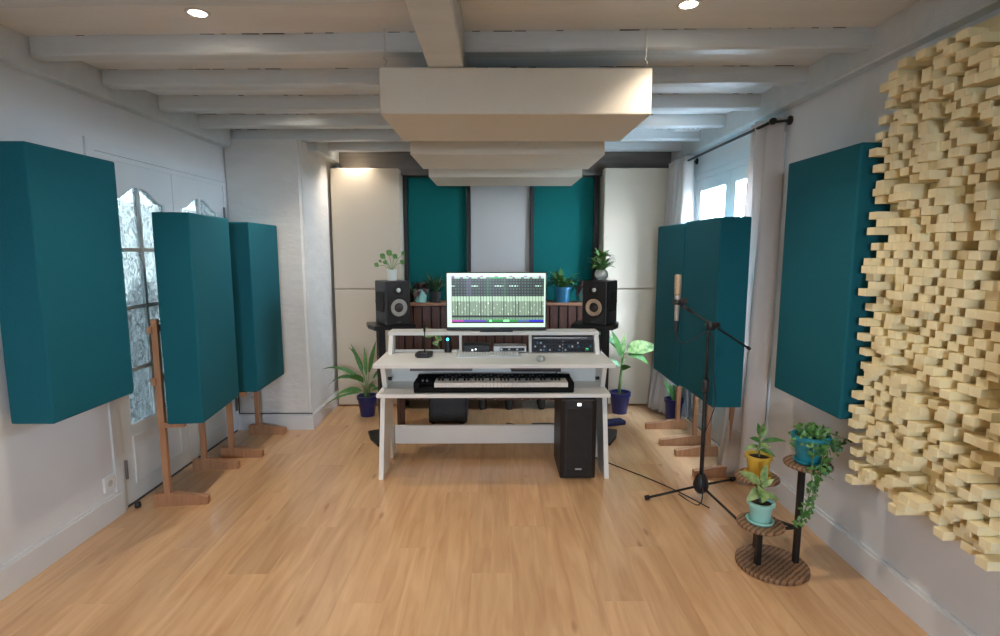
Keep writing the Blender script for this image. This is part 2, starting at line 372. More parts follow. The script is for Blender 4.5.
# baseboards
def baseboard(name, pts):  # polyline along floor, offset inward given by pairs of boxes
    m = MB()
    for b in pts: m.box(*b)
    return struct(m.build(name, 'trim_white'))
baseboard('baseboard_left', [(XL, XL+.018, YF, 2.97, 0, .125), (XL, XL+.010, YF, 2.97, .125, .14)])
baseboard('baseboard_right', [(XR-.018, XR, YF, 3.32, 0, .125), (XR-.010, XR, YF, 3.32, .125, .14), (XR-.018, XR, 4.74, YB, 0, .13)])
m = MB(); m.prism([(XL, 4.402), (-1.527, 4.402), (-1.527, YB), (-1.545, YB), (-1.545, 4.42), (XL, 4.42)], 'z', 0, .125)
m.prism([(XL, 4.410), (-1.535, 4.410), (-1.535, YB), (-1.545, YB), (-1.545, 4.42), (XL, 4.42)], 'z', .125, .135)
struct(m.build('baseboard_pillar', 'trim_white'))
m = MB(); m.tube([(XL+.01, 4.405, .142), (-1.53, 4.405, .142)], .004, 6); m.tube([(XL+.01, 4.405, .40), (XL+.01, 4.405, .142)], .004, 6)
tag(m.build('wall_cable', 'cable'), 'thin black cable along the top of the pillar baseboard', 'cable')

# door casings
def casing_left():
    m = MB()
    m.box(XL, XL+.012, 2.93, 2.99, 0, 2.09); m.box(XL, XL+.012, 2.99, 4.40, 2.03, 2.09)
    m.box(XL-.06, XL, 2.99, 3.02, 0, 2.03); m.box(XL-.06, XL, 4.385, 4.40, 0, 2.03); m.box(XL-.06, XL, 3.02, 4.385, 2.0, 2.03)
    struct(m.build(trim_name(), 'door_white'))
casing_left()
def door_left(name, y0, y1, hinge_near):
    """one leaf of the rippled glass french door, room face at XL"""
    xa, xb = XL-.045, XL-.005
    m = MB(); st = .095; zg0 = .47; zt = 2.004
    m.box(xa, xb, y0, y0+st, .01, zt); m.box(xa, xb, y1-st, y1, .01, zt)
    m.box(xa, xb, y0+st, y1-st, .01, zg0)
    ym = (y0+y1)/2
    # top rail with an ogee arch over the glass (outline in y,z)
    def arch(t):  # t -1..1 -> z of glass top
        q = min(1, max(0, (abs(t)-.12)/.80)); return 1.872 - .075*q*q*(3-2*q) - .012*abs(t)
    n = 14; pts = [(y0+st, zt), (y0+st, arch(-1))]
    for k in range(1, n): t = -1+2*k/n; pts.append((ym+t*(y1-y0-2*st)/2, arch(t)))
    pts += [(y1-st, arch(1)), (y1-st, zt)]
    m2 = m
    # build the arched rail as strips
    q = pts[1:-1]
    for a, b in zip(q, q[1:]):
        m2.prism([(a[0], a[1]), (b[0], b[1]), (b[0], zt), (a[0], zt)], 'x', xa, xb)
    d = struct(m2.build(name, 'door_white'))
    g = MB(); mu = .022
    g.box(xa+.006, xb-.006, ym-mu/2, ym+mu/2, zg0, 1.872)
    zs = [.79, 1.16, 1.50]
    for z in zs: g.box(xa+.007, xb-.007, y0+st, y1-st, z-mu/2, z+mu/2)
    g.build('glazing_bar', 'door_white', d)['kind'] = 'stuff'
    ze = [zg0] + zs + [1.90]
    for r in range(4):
        for c in range(2):
            ya, yb = (y0+st, ym-mu/2) if c == 0 else (ym+mu/2, y1-st)
            if r < 3:
                p = MB().box(xa+.018, xa+.022, ya, yb, ze[r]+(mu/2 if r else 0), ze[r+1]-mu/2)
            else:
                z0 = ze[3]+mu/2; k = 8; top = []
                for j in range(k+1):
                    yy = ya+(yb-ya)*j/k; t = (yy-ym)/((y1-y0-2*st)/2); top.append((yy, arch(t)))
                p = MB().prism([(ya, z0), (yb, z0)] + top[::-1], 'x', xa+.018, xa+.022)
            p.build('pane', 'rippled_glass', d)
    pm = MB()
    for (a, b, c_, e) in ((y0+st, y1-st, .11, .125), (y0+st, y1-st, .385, .40)): pm.box(xb, xb+.006, a, b, c_, e)
    for yy in (y0+st, y1-st-.015): pm.box(xb, xb+.006, yy, yy+.015, .125, .385)
    pm.build('panel_moulding', 'door_white', d)
    yh = y0+.006 if hinge_near else y1-.006
    for z in (.23, 1.78):
        MB().tube([(xb+.008, yh, z-.055), (xb+.008, yh, z+.055)], .009, 8).build('hinge', 'grey_plastic', d)
    MB().box(xb-.002, xb+.004, y0+.004, y1-.004, .002, .012).build('door_sweep', 'black_plastic', d)
    return d
door_left('door_1', 3.022, 3.700, True); door_left('door_2', 3.705, 4.383, False)
tag(MB().lathe([(0, 0), (.016, 0), (.018, .01), (.014, .03), (0, .032)], (-2.10, 3.03, .001)).build('door_stop', 'black_plastic', smooth=True), 'small black rubber door stop on the floor at the near jamb', 'door stop')
def door_right(name, y0, y1):
    xa, xb = XR+.005, XR+.05; st = .085; zg0 = .78; zt = 2.08
    m = MB(); m.box(xa, xb, y0, y0+st, .01, zt); m.box(xa, xb, y1-st, y1, .01, zt); m.box(xa, xb, y0+st, y1-st, .01, zg0); m.box(xa, xb, y0+st, y1-st, zt-.09, zt)
    d = struct(m.build(name, 'door_white'))
    MB().box(xa+.02, xa+.024, y0+st, y1-st, zg0, zt-.09).build('pane', 'clear_glass', d)
    p = MB()
    for a, b in ((.12, .40), (.46, .72)):
        p.box(xa-.006, xa, y0+st, y1-st, a, a+.014); p.box(xa-.006, xa, y0+st, y1-st, b-.014, b)
        p.box(xa-.006, xa, y0+st, y0+st+.014, a+.014, b-.014); p.box(xa-.006, xa, y1-st-.014, y1-st, a+.014, b-.014)
    p.build('panel_moulding', 'door_white', d)
    MB().box(xa-.003, xa+.002, y0+.004, y1-.004, .002, .012).build('door_sweep', 'black_plastic', d)
door_right('door_3', 3.375, 4.025); door_right('door_4', 4.03, 4.685)
m = MB(); m.box(XR-.012, XR, 3.28, 3.34, 0, 2.19); m.box(XR-.012, XR, 4.72, 4.78, 0, 2.19); m.box(XR-.012, XR, 3.34, 4.72, 2.13, 2.19)
m.box(XR, XR+.07, 3.34, 3.372, 0, 2.13); m.box(XR, XR+.07, 4.688, 4.72, 0, 2.13); m.box(XR, XR+.07, 3.372, 4.688, 2.083, 2.13)
struct(m.build(trim_name(), 'door_white'))

# ------------------------------------------------------------------ outdoors
struct(MB().box(-30, 30, -30, 40, -.35, -.13).build('ground', 'terrace'))
pf = MB().box(-5.6, -5.4, -3, 12, -.13, 2.2).build('shade_wall', 'house_render'); tag(pf, 'pale wall added outside to dim the left doors', 'shade wall')  # added wall, lowers the brightness behind the rippled glass
pr = MB().box(-4.6, -2.36, -1, 7, 2.50, 2.60).build('shade_roof', 'door_white'); tag(pr, 'flat white roof added outside to shade the left doors', 'shade roof')  # added roof, keeps open sky off the left doors
h = thing('neighbour_house', 'beige neighbouring house with brown tiled roof seen through the right window', 'house', (12.4, 14.6, -.13))
MB().box(-4, 2.5, -3, 3, 0, 3.0).build('wall', 'house_render', h)
MB().prism([(-4.5, 2.9), (3.0, 2.9), (-.75, 5.2)], 'y', -3.4, 3.4).build('roof', 'roof_tile', h)
MB().box(-3.0, -2.0, -3.02, -2.98, 1.5, 2.8).build('window', 'grey_plastic', h)
def shrub(loc, hgt, wid, label, seed):
    rr = random.Random(seed); t = thing('garden_shrub', label, 'shrub', loc)
    s = MB(); f = MB()
    for k in range(16):
        a = rr.uniform(0, 2*PI); rad = rr.uniform(.1, 1)*wid; p = [(0, 0, 0)]; n = 5
        for j in range(1, n+1): p.append((math.cos(a)*rad*j/n + rr.uniform(-.04, .04), math.sin(a)*rad*j/n+rr.uniform(-.04, .04), hgt*rr.uniform(.75, 1.05)*j/n))
        s.tube(p, [.012, .01, .008, .006, .005, .003], 5)
        for q in p[1:]:
            for _ in range(26):
                f.leaf((q[0]+rr.uniform(-.05, .05), q[1]+rr.uniform(-.05, .05), q[2]+rr.uniform(-.08, .08)), (rr.uniform(-1, 1), rr.uniform(-1, 1), rr.uniform(-.3, .8)), rr.uniform(.07, .13), .05, nseg=2)
    s.build('stem', 'foliage_out', t); f.build('foliage', 'foliage_out', t)['kind'] = 'stuff'
shrub((-2.54, 3.86, -.13), 1.28, .15, 'dark leafy shrub outside the rippled glass door', 3)
shrub((-3.1, 5.2, -.13), 1.0, .3, 'lower dark shrub further along outside the left doors', 4)

# ------------------------------------------------------------------ ceiling lamps
def spot(x, y, label, power=32, zz=None, group=None):
    z = zc(x) if zz is None else zz
    t = thing('ceiling_spotlight', label, 'ceiling light', (x, y, z), 0, group)
    MB().lathe([(.034, .002), (.034, -.004), (.046, -.004), (.048, 0), (.046, .002)], seg=24).build('trim_ring', 'trim_white', t, smooth=True)
    MB().lathe([(0, -.002), (.033, -.002), (.033, .001), (0, .001)], seg=20).build('bulb', 'lamp_glow', t)
    l = bpy.data.lights.new('spot_beam', 'SPOT'); l.energy = power; l.color = (1.0, .89, .76); l.spot_size = math.radians(112); l.spot_blend = .9; l.shadow_soft_size = .03
    o = bpy.data.objects.new('spot_beam', l); COL.objects.link(o); o.parent = t; o.location = (0, 0, -.02)
    return t
spot(-1.20, 2.33, 'bright recessed spotlight in the ceiling at the left front')
spot(.765, 2.26, 'bright recessed spotlight in the ceiling at the right front')
spot(-1.36, 3.78, 'recessed spotlight between beams above the left standing teal panels')
spot(1.22, 3.80, 'recessed spotlight between beams above the right standing teal panels', 18)
spot(-1.28, 5.035, 'recessed spotlight over the left cream corner panel', 16)
for i, (sx, sy) in enumerate(((-1.26, .85), (.79, .85), (-1.26, -.85), (.79, -.85))):
    spot(sx, sy, 'recessed ceiling spotlight behind the camera, ' + ('left', 'right', 'far left', 'far right')[i] + (' beside the desk side of the room' if i < 2 else ' near the rear window wall'), 24, group='spotlights behind the camera')

# ceiling vent in the right rear bay
t = thing('ceiling_vent', 'small white slotted air vent in the ceiling by the window', 'vent', (1.52, 4.40, zc(1.5)))
MB().box(-.10, .10, -.04, .04, -.030, .001).build('frame', 'trim_white', t)
for k in range(5):
    MB().prism([(-.085+k*.036, -.027), (-.073+k*.036, -.027), (-.058+k*.036, -.004), (-.070+k*.036, -.004)], 'y', -.043, -.038).build('slot', 'dark_line', t)

# ------------------------------------------------------------------ hanging ceiling clouds
def cloud(label, xc, y0, z0, wd=1.185, ln=.59, th=.195):
    t = thing('ceiling_cloud', label, 'acoustic panel', (xc, y0+ln/2, z0))
    MB().box(-wd/2, wd/2, -ln/2, ln/2, 0, th).bevel(.005, 2).build('fabric_box', 'cloud_fabric', t)
    for sx in (-1, 1):
        for sy in (-1, 1):
            x = sx*(wd/2-.02); y = sy*(ln/2-.04); zt = zc(xc+x)-z0-.001
            m = MB(); m.tube([(x, y, th-.002), (x, y, th+.02), (x+.008, y, th+.035), (x-.006, y, th+.05), (x, y, th+.06), (x, y, max(zt, th+.07))], .0028, 6)
            m.build('hanging_hook', 'silver', t)
cloud('nearest and largest looking white fabric ceiling cloud, hung under the front beams', .092, 2.45, 2.088)
cloud('middle white ceiling cloud, between the nearest and the rearmost', .078, 3.38, 2.074)
cloud('rearmost white ceiling cloud, just in front of the back wall panels', .082, 4.27, 2.058)

# ------------------------------------------------------------------ back wall panels
def panel(label, x0, x1, y0, y1, z0, z1, mat, name='acoustic_panel', bev=.008, split=None):
    t = thing(name, label, 'acoustic panel', ((x0+x1)/2, (y0+y1)/2, z0))
    hx, hy = (x1-x0)/2, (y1-y0)/2
    if split:
        MB().box(-hx, hx, -hy, hy, 0, split-z0-.003).bevel(bev, 2).build('lower_panel', mat, t)
        MB().box(-hx, hx, -hy, hy, split-z0+.003, z1-z0).bevel(bev, 2).build('upper_panel', mat, t)
    else:
        MB().box(-hx, hx, -hy, hy, 0, z1-z0).bevel(bev, 2).build('fabric_box', mat, t)
    return t
panel('tall cream corner bass trap by the white plaster pillar', -1.515, -.885, 5.10, 5.40, .012, 2.245, 'cream_fabric', 'bass_trap', split=1.135)
panel('tall cream corner bass trap on the right beside the white curtain', 1.015, 1.655, 5.10, 5.40, .012, 2.25, 'cream_fabric', 'bass_trap', split=1.135)
def back_panel(label, x0, x1, mat, framed):
    t = thing('back_wall_panel', label, 'acoustic panel', ((x0+x1)/2, 5.36, .25)); hx = (x1-x0)/2
    MB().box(-hx, hx, -.04, .055, 0, 1.945).bevel(.006, 2).build('fabric_box', mat, t)
    if framed:
        for s, wd in ((-1, framed[0]), (1, framed[1])):
            a = s*hx; b = s*(hx+wd); MB().box(min(a, b), max(a, b), -.075, .055, 0, 1.95).build('side_board', 'black_wood', t)
back_panel('deep teal back wall panel left of the central pale panel', -.845, -.275, 'green_teal_fabric', (.035, .035))
back_panel('pale grey central back wall panel behind the monitor', -.238, .338, 'grey_fabric', None)
back_panel('deep teal back wall panel right of the central pale panel', .375, .955, 'green_teal_fabric', (.035, .05))

# ------------------------------------------------------------------ slatted wooden planter bench
t = thing('slatted_bench', 'dark brown vertical slat bench running behind the desk', 'bench', (0, 5.04, 0))
MB().box(-.93, .93, -.10, .13, .990, 1.020).bevel(.004, 1).build('top_board', 'slat_top', t)
n = 22
for k in range(n):
    x0 = -.925 + k*(1.85/n); dz = R.uniform(-.003, .003)
    MB().box(x0+.007, x0+1.85/n-.007, -.085+R.uniform(0, .008), -.065, .095, .985+dz).build('slat', 'walnut_slat', t)
MB().box(-.92, .92, -.06, -.045, .10, .985).build('backing_board', 'matte_black', t)
for z in (.16, .86): MB().box(-.92, .92, -.044, -.01, z, z+.05).build('rail', 'black_wood', t)
for k in (-.88, -.44, -.12, .13, .44, .88):
    for yy in (-.05, .09): MB().lathe([(0, 0), (.03, 0), (.035, .02), (.035, .08), (.03, .10), (0, .10)], (k, yy, 0), 12).build('foot', 'black_wood', t)
MB().box(-.92, .92, -.044, .12, .10, .115).build('bottom_board', 'black_wood', t)

# ------------------------------------------------------------------ teal panels on wooden stands
def standing_panel(label, side, xf, y0, y1, z0, z1, dep, posts, post_top, foot_out, rot=0, off=.022):
    """side -1: left wall (front faces +x), side 1: right wall. xf = x of the front face"""
    s = -side       # direction of the front
    yc = (y0+y1)/2
    t = thing('standing_acoustic_panel', label, 'acoustic panel', (xf - s*dep/2, yc, 0), math.radians(rot))
    hx = dep/2
    MB().box(-hx, hx, y0-yc, y1-yc, z0, z1).bevel(.009, 2).build('fabric_box', 'teal_fabric', t)
    px = -s*(hx+off)
    for py in posts:
        y = py - yc
        MB().box(px-.017, px+.017, y-.016, y+.016, .05, post_top).bevel(.002, 1).build('post', 'stand_wood', t)
        a = px - s*.07; b = px + s*foot_out
        prof = [(a, 0), (b, 0), (b, .045), (px+s*.03, .078), (a, .078)]
        if s < 0: prof = prof[::-1]
        MB().prism(prof, 'y', y-.021, y+.021).build('foot', 'stand_wood', t)
        MB().box(min(px, px+s*.13), max(px, px+s*.13), y-.028, y+.0, z0-.032, z0-.001).bevel(.002, 1).build('support_peg', 'stand_wood', t)
    for z in (z0+.24, post_top-.06):
        MB().box(px-s*.019-.012, px-s*.019+.012, posts[0]-yc-.03, posts[1]-yc+.03, z-.02, z+.02).build('cross_rail', 'stand_wood', t)
standing_panel('nearer of the two left teal panels on wooden stands, before the glass doors', -1, -1.708, 3.0, 3.60, .512, 1.705, .195, (3.075, 3.60), 1.11, .225, 7, .06)
standing_panel('farther of the two left teal panels on wooden stands, next to the pillar', -1, -1.712, 3.785, 4.345, .49, 1.692, .160, (3.81, 4.31), 1.10, .22, 2.8, .06)
standing_panel('nearer of the two right teal panels on wooden stands, behind the microphone', 1, 1.340, 3.235, 3.845, .53, 1.697, .185, (3.43, 3.80), 1.0, .24, 0, .035)
standing_panel('farther of the two right teal panels on wooden stands, under the far window end', 1, 1.345, 3.875, 4.50, .50, 1.690, .175, (4.02, 4.41), 1.0, .27)

def wall_panel(label, side, xf, xw, y0, y1, z0, z1):
    yc = (y0+y1)/2; t = thing('wall_acoustic_panel', label, 'acoustic panel', ((xf+xw)/2, yc, z0)); h_ = abs(xf-xw)/2
    MB().box(-h_, h_, y0-yc, y1-yc, 0, z1-z0).bevel(.009, 2).build('fabric_box', 'teal_fabric', t)
    wx = XL if side < 0 else XR
    for z in (.18, z1-z0-.18):
        for y in (y0-yc+.1, y1-yc-.1):
            a, b = sorted(((xw-(xf+xw)/2), wx-(xf+xw)/2)); MB().box(a-.002, b, y-.02, y+.02, z-.02, z+.02).build('wall_mount', 'black_wood', t)
wall_panel('big teal panel hung on the left wall, nearest on that side', -1, -1.93, -2.12, 2.305, 2.84, .742, 1.945)
wall_panel('big teal panel hung on the right wall between curtain and wooden diffuser', 1, 1.512, 1.70, 2.285, 2.848, .76, 1.942)
wall_panel('teal panel peeking out at the right edge beyond the wooden diffuser', 1, 1.45, 1.70, .86, 1.466, .808, 1.99)

# ------------------------------------------------------------------ wooden skyline diffuser
t = thing('wooden_diffuser', 'large pale wooden skyline diffuser of protruding square blocks on the right wall', 'diffuser', (XR, 1.885, .500))
MB().box(-.018, -.001, -.33, .36, -.01, 1.79).build('backing_board', 'pine_block', t)
P = .0312; PY = .045; NZ = 55; NY = 15
lens = {}
def block_mesh(L):
    k = int(round(L*100))
    if k not in lens:
        L = k/100; m = MB(); h_ = P/2-.0006; g_ = PY/2-.0006; m.box(-L, -.018, -g_, g_, -h_, h_)
        bmesh.ops.bevel(m.bm, geom=[e for e in m.bm.edges if all(v.co.x < -L+.001 for v in e.verts)], offset=.0012, segments=1, affect='EDGES')
        bmesh.ops.recalc_face_normals(m.bm, faces=m.bm.faces)
        me = bpy.data.meshes.new('wood_block'); m.bm.to_mesh(me); m.bm.free(); me.materials.append(M['pine_block']); lens[k] = me
    return lens[k]
cells = []
for j in range(NZ):
    zz = P/2 + j*P
    ragged = R.choice((0, 0, 1, 0, 1))*0
    for i in range(NY):
        yy = .355 - PY/2 - i*PY
        wv = noise.noise(Vector((yy*7, zz*5, 3.1)))*.5+.5
        L = (.045 + .055*wv + .035*R.random()) if (i+j) % 2 == (1 if R.random() > .12 else 0) else (.12 + .06*wv + .045*R.random() + (.012 if i == 0 else 0))
        L = min(.212, max(.05, L))
        # slightly ragged outline at the top and bottom rows
        if (j == 0 and R.random() < .45) or (j == NZ-1 and R.random() < .4): continue
        cells.append((yy, zz, L))
cells_vis = sorted([c for c in cells if 1.885 + c[0] > 1.60], key=lambda c: c[0])[:300]
vis = set(cells_vis); rest = MB()
for c in cells:
    if c in vis:
        o = bpy.data.objects.new('wood_block', block_mesh(c[2])); COL.objects.link(o); o.parent = t; o.location = (0, c[0], c[1])
    else:
        h_ = P/2-.0006; g_ = PY/2-.0006; rest.box(-c[2], -.018, c[0]-g_, c[0]+g_, c[1]-h_, c[1]+h_)
rest.build('wood_blocks', 'pine_block', t)['kind'] = 'stuff'

# ------------------------------------------------------------------ curtains and rod
rod = thing('curtain_rod', 'thin black curtain rod above the right window', 'curtain rod', (1.60, 3.98, 2.235))
MB().tube([(0, -.77, 0), (0, .76, 0)], .009, 10).build('rod', 'black_metal', rod, smooth=True)
for y in (-.77, .76):
    MB().lathe([(0, -.02), (.017, -.015), (.02, 0), (.017, .015), (0, .02)], (0, 0, 0), 14, Matrix.Translation((0, y, 0)) @ Matrix.Rotation(PI/2, 4, 'X')).build('finial', 'black_metal', rod, smooth=True)
for y in (-.74, .72):
    MB().tube([(0, y, 0), (.105, y, .012)], .008, 8).build('bracket_arm', 'black_metal', rod, smooth=True)
    MB().lathe([(0, 0), (.026, 0), (.026, .012), (0, .014)], (0, 0, 0), 16, Matrix.Translation((.12, y, .012)) @ Matrix.Rotation(-PI/2, 4, 'Y')).build('wall_rose', 'black_metal', rod, smooth=True)
def curtain(label, y0, y1, zt, zb, amp, folds, flare, xoff, phase):
    m = MB(); bm = m.bm; nu, nv = 90, 26; rows = []
    for j in range(nv+1):
        v = j/nv; z = zt + (zb-zt)*v; row = []
        for i in range(nu+1):
            u = i/nu; g = 1 + flare[2]*v
            ya = y0 + flare[0]*v**1.3; yb = y1 + flare[1]*v**1.3
            ph = 2*PI*folds*u + phase + .5*math.sin(3*v+u*4)
            A = amp*(1 - .25*v)*g
            x = xoff + flare[3]*v**3*min(1, u*2) + A*math.sin(ph) + .012*math.sin(9*u+5*v)
            y = ya + (yb-ya)*u + .35*A*math.cos(ph)*.6*min(1, u*5)
            row.append(bm.verts.new((x, y, z + (.012*math.sin(ph) if j == nv else 0))))
        rows.append(row)
    for a, b in zip(rows, rows[1:]):
        for i in range(nu): bm.faces.new((a[i], a[i+1], b[i+1], b[i]))
    o = m.build('curtain', 'curtain_cloth', smooth=True)
    sm = o.modifiers.new('thickness', 'SOLIDIFY'); sm.thickness = .003
    tag(o, label, 'curtain'); return o
curtain('long beige white curtain gathered at the near end of the window', 3.262, 3.51, 2.275, .012, .046, 2.5, (-.01, .04, .35, -.09), 1.650, PI/2)
curtain('long white curtain at the far end of the window by the corner', 4.55, 5.05, 2.275, .03, .038, 5.2, (.15, .02, .8, -.09), 1.60, 1.1)

# ------------------------------------------------------------------ studio desk
dk = thing('studio_desk', 'white wooden studio desk with keyboard tray and raised hutch', 'desk', (0, 3.65, 0))
def dbox(name, x0, x1, y0, y1, z0, z1, b=.002, mat='white_desk'):
    m = MB().box(x0, x1, y0-3.65, y1-3.65, z0, z1)
    if b: m.bevel(b, 1)
    return m.build(name, mat, dk)
dbox('keyboard_tray', -.775, .755, 3.43, 3.79, .542, .568)
dbox('desk_top', -.80, .79, 3.465, 3.935, .731, .757)
for sx, xc in ((-1, -.752), (1, .735)):
    a, b = xc-.015, xc+.015
    def yz(pts, name):
        return MB().prism([(p[0]-3.65, p[1]) for p in pts], 'x', a, b).build(name, 'white_desk', dk)
    yz([(3.40, 0), (3.62, 0), (3.755, .541), (3.53, .541)], 'front_leg')
    MB().prism([(p[0]-3.65, p[1]) for p in ((3.90, 0), (3.77, 0), (3.60, .541), (3.78, .541))], 'x', a+.004, b-.004).build('rear_leg', 'white_desk', dk)
    yz([(3.60, .569), (3.93, .569), (3.93, .730), (3.535, .730)], 'side_cheek')
    yz([(3.80, .758), (3.93, .758), (3.93, .886), (3.865, .886)], 'hutch_side')
    MB().tube([(xc-sx*.013, .0-.0, .62), (xc-sx*.04, .0, .62)], .012, 10).build('fixing_knob', 'black_plastic', dk)
dbox('hutch_top', -.775, .755, 3.865, 4.03, .887, .911)
dbox('hutch_divider', -.262, -.242, 3.875, 3.935, .758, .886)
dbox('hutch_divider', .246, .266, 3.875, 3.935, .758, .886)
dbox('hutch_lip', -.736, -.263, 3.915, 3.932, .758, .773)
dbox('back_panel', -.736, .719, 3.78, 3.795, .569, .730)
dbox('stretcher', -.736, .719, 3.835, 3.86, .085, .222)

# midi keyboard
kb = thing('music_keyboard', 'long black electronic music keyboard on the white desk tray', 'keyboard', (-.008, 3.575, .569))
K0, K1 = -.525, .525
m = MB(); m.prism([(-.125, .010), (-.120, .036), (-.02, .058), (.105, .078), (.115, .070), (.115, 0), (-.115, 0)], 'x', K0, K1); m.bevel(.003, 1)
m.build('case', 'keyboard_black', kb)
MB().box(K0+.022, -.405, -.105, .02, .054, .062).bevel(.003, 1).build('control_block', 'keyboard_black', kb)
for x in (-.475, -.445): MB().tube([(x-.006, -.045, .062), (x+.006, -.045, .062)], .016, 12).build('pitch_wheel', 'grey_plastic', kb)
wk = MB(); bk = MB(); KX0, KX1 = -.390, .485; nw = 36; kw = (KX1-KX0)/nw
for i in range(nw):
    wk.box(KX0+i*kw+.0007, KX0+(i+1)*kw-.0007, -.127, .005, .040, .070)
    if i % 7 not in (2, 6) and i < nw-1: bk.box(KX0+(i+1)*kw-.0062, KX0+(i+1)*kw+.0062, -.066, .006, .0702, .078)
wk.build('white_keys', 'key_white', kb)['kind'] = 'stuff'; bk.build('black_keys', 'matte_black', kb)['kind'] = 'stuff'
for sx in (-1, 1): MB().box(min(sx*.487, sx*.525), max(sx*.487, sx*.525), -.135, .0, .03, .075).bevel(.006, 2).build('end_cheek', 'keyboard_black', kb)
bt = MB()
for i in range(30): bt.box(-.36+i*.024, -.35+i*.024, .035+(i % 3)*.016, .043+(i % 3)*.016, .066+(i % 3)*.0026, .074+(i % 3)*.0026)
bt.build('panel_button', 'grey_plastic', kb)['kind'] = 'stuff'
# flat items hung under the desk top
o = MB().box(-.56, -.15, 3.475, 3.72, .711, .730).bevel(.004, 1).build('flat_drawer', 'grey_plastic'); recenter(o); tag(o, 'thin dark grey slide-out tray under the left half of the desk top', 'tray')
lt = thing('closed_laptop', 'dark closed laptop tucked under the right half of the desk top', 'laptop', (.27, 3.60, .703))
MB().box(-.165, .165, -.115, .115, 0, .012).bevel(.003, 1).build('base', 'black_plastic', lt)
MB().box(-.165, .165, -.115, .115, .013, .021).bevel(.003, 1).build('lid', 'grey_plastic', lt)
for x in (-.168, .165): MB().box(x, x+.003, -.04, .04, 0, .027).build('hanging_bracket', 'black_metal', lt)
tag(MB().tube([(.425, 3.64, .730), (.43, 3.62, .70), (.415, 3.60, .66), (.43, 3.64, .640)], .004, 6).build('usb_cable', 'cable'), 'short black cable dropping from the desk top to the music keyboard', 'cable')
tag(MB().tube([(-.47, 3.66, .537), (-.46, 3.74, .49), (-.40, 3.90, .43), (-.30, 4.20, .36), (-.28, 4.34, .345)], .004, 6).build('white_cable', 'key_white'), 'thin white cable sagging under the keyboard tray', 'cable')

# computer keyboard, mouse
ck = thing('computer_keyboard', 'slim silver computer keyboard on the desk top', 'computer keyboard', (-.045, 3.765, .758))
MB().prism([(-.062, 0), (-.062, .006), (.062, .014), (.062, 0)], 'x', -.225, .225).build('case', 'silver', ck)
kk = MB()
for r in range(5):
    x = -.217
    while x < .205:
        wd_ = .016 if not (r == 0 and -.11 < x < .02) else .1
        kk.box(x, x+wd_, -.052+r*.0215, -.035+r*.0215, .0075+r*.00139, .0112+r*.00139); x += wd_+.0035
kk.build('keys', 'key_white', ck)['kind'] = 'stuff'
ms = MB(); bmesh.ops.create_uvsphere(ms.bm, u_segments=20, v_segments=10, radius=1)
for v in ms.bm.verts: v.co = Vector((v.co.x*.030, v.co.y*.052, max(-.2, v.co.z)*.026+.0055))
ms = ms.build('computer_mouse', 'silver', smooth=True); ms.location = (.31, 3.60, .758); tag(ms, 'small silver white computer mouse on the right of the desk top', 'mouse')

# talkback microphone
tb = thing('gooseneck_microphone', 'black gooseneck microphone with a flat base on the left of the desk top', 'microphone', (-.50, 3.76, .758))
m = MB(); m.prism([(-.040, -.085), (.040, -.085), (.062, -.04), (.055, .06), (-.055, .06), (-.062, -.04)], 'z', 0, .024); m.bevel(.006, 2)
m.build('base', 'black_plastic', tb)
MB().box(-.018, .018, -.055, -.035, .024, .027).build('talk_button', 'grey_plastic', tb)
MB().tube([(0, .02, .022), (0, .02, .05), (.001, .018, .12), (.002, .012, .17)], .0038, 8).build('gooseneck', 'black_metal', tb)
MB().lathe([(0, 0), (.007, .002), (.008, .02), (.008, .04), (.005, .05), (0, .052)], (.002, .012, .168), 12).build('capsule', 'matte_black', tb)

# small items in the hutch
sp = thing('small_device', 'small black cylinder device with a glowing blue light in the hutch', 'speaker', (-.345, 3.96, .931-.162))
MB().lathe([(0, 0), (.026, 0), (.028, .01), (.028, .10), (.02, .125), (0, .128)], seg=20).build('body', 'black_plastic', sp, smooth=True)
MB().lathe([(0, 0), (.009, 0), (.009, .003), (0, .004)], (0, 0, 0), 14, Matrix.Translation((0, -.027, .098)) @ Matrix.Rotation(PI/2, 4, 'X')).build('blue_light', 'blue_led', sp)
sp.location = (-.345, 3.905, .758)
o = MB().box(-.022, .022, -.02, .02, 0, .022).bevel(.004, 2).build('white_adapter', 'white_pot'); o.location = (-.294, 3.885, .758); tag(o, 'little white plug adapter beside the blue lit device', 'adapter')
au = thing('audio_interface', 'black audio interface box with two lit dots in the middle hutch bay', 'audio interface', (-.135, 3.92, .758))
MB().box(-.098, .098, -.06, .06, .004, .058).bevel(.003, 1).build('case', 'black_plastic', au)
for x in (-.030, -.006): MB().lathe([(0, 0), (.006, 0), (.006, .002), (0, .003)], (0, 0, 0), 10, Matrix.Translation((x, -.061, .022 if x < -.02 else .027)) @ Matrix.Rotation(PI/2, 4, 'X')).build('indicator', 'white_led', au)
MB().box(-.09, .09, -.05, .05, 0, .004).build('feet', 'matte_black', au)
sv = thing('silver_preamp', 'silver half-width preamp with dark knobs beside the black audio interface', 'audio interface', (.108, 3.92, .758))
MB().box(-.120, .120, -.06, .06, .004, .050).bevel(.004, 1).build('case', 'silver', sv)
fp = MB().box(-.075, .105, -.062, -.0605, .014, .040).build('front_plate', 'grey_plastic', sv)
for k in range(9): MB().lathe([(0, 0), (.0075, 0), (.006, .012), (0, .012)], (0, 0, 0), 10, Matrix.Translation((-.062+k*.019, -.062, .027)) @ Matrix.Rotation(PI/2, 4, 'X')).build('knob', 'matte_black' if k % 3 else 'silver', fp)
MB().box(-.11, .11, -.05, .05, 0, .004).build('feet', 'matte_black', sv)
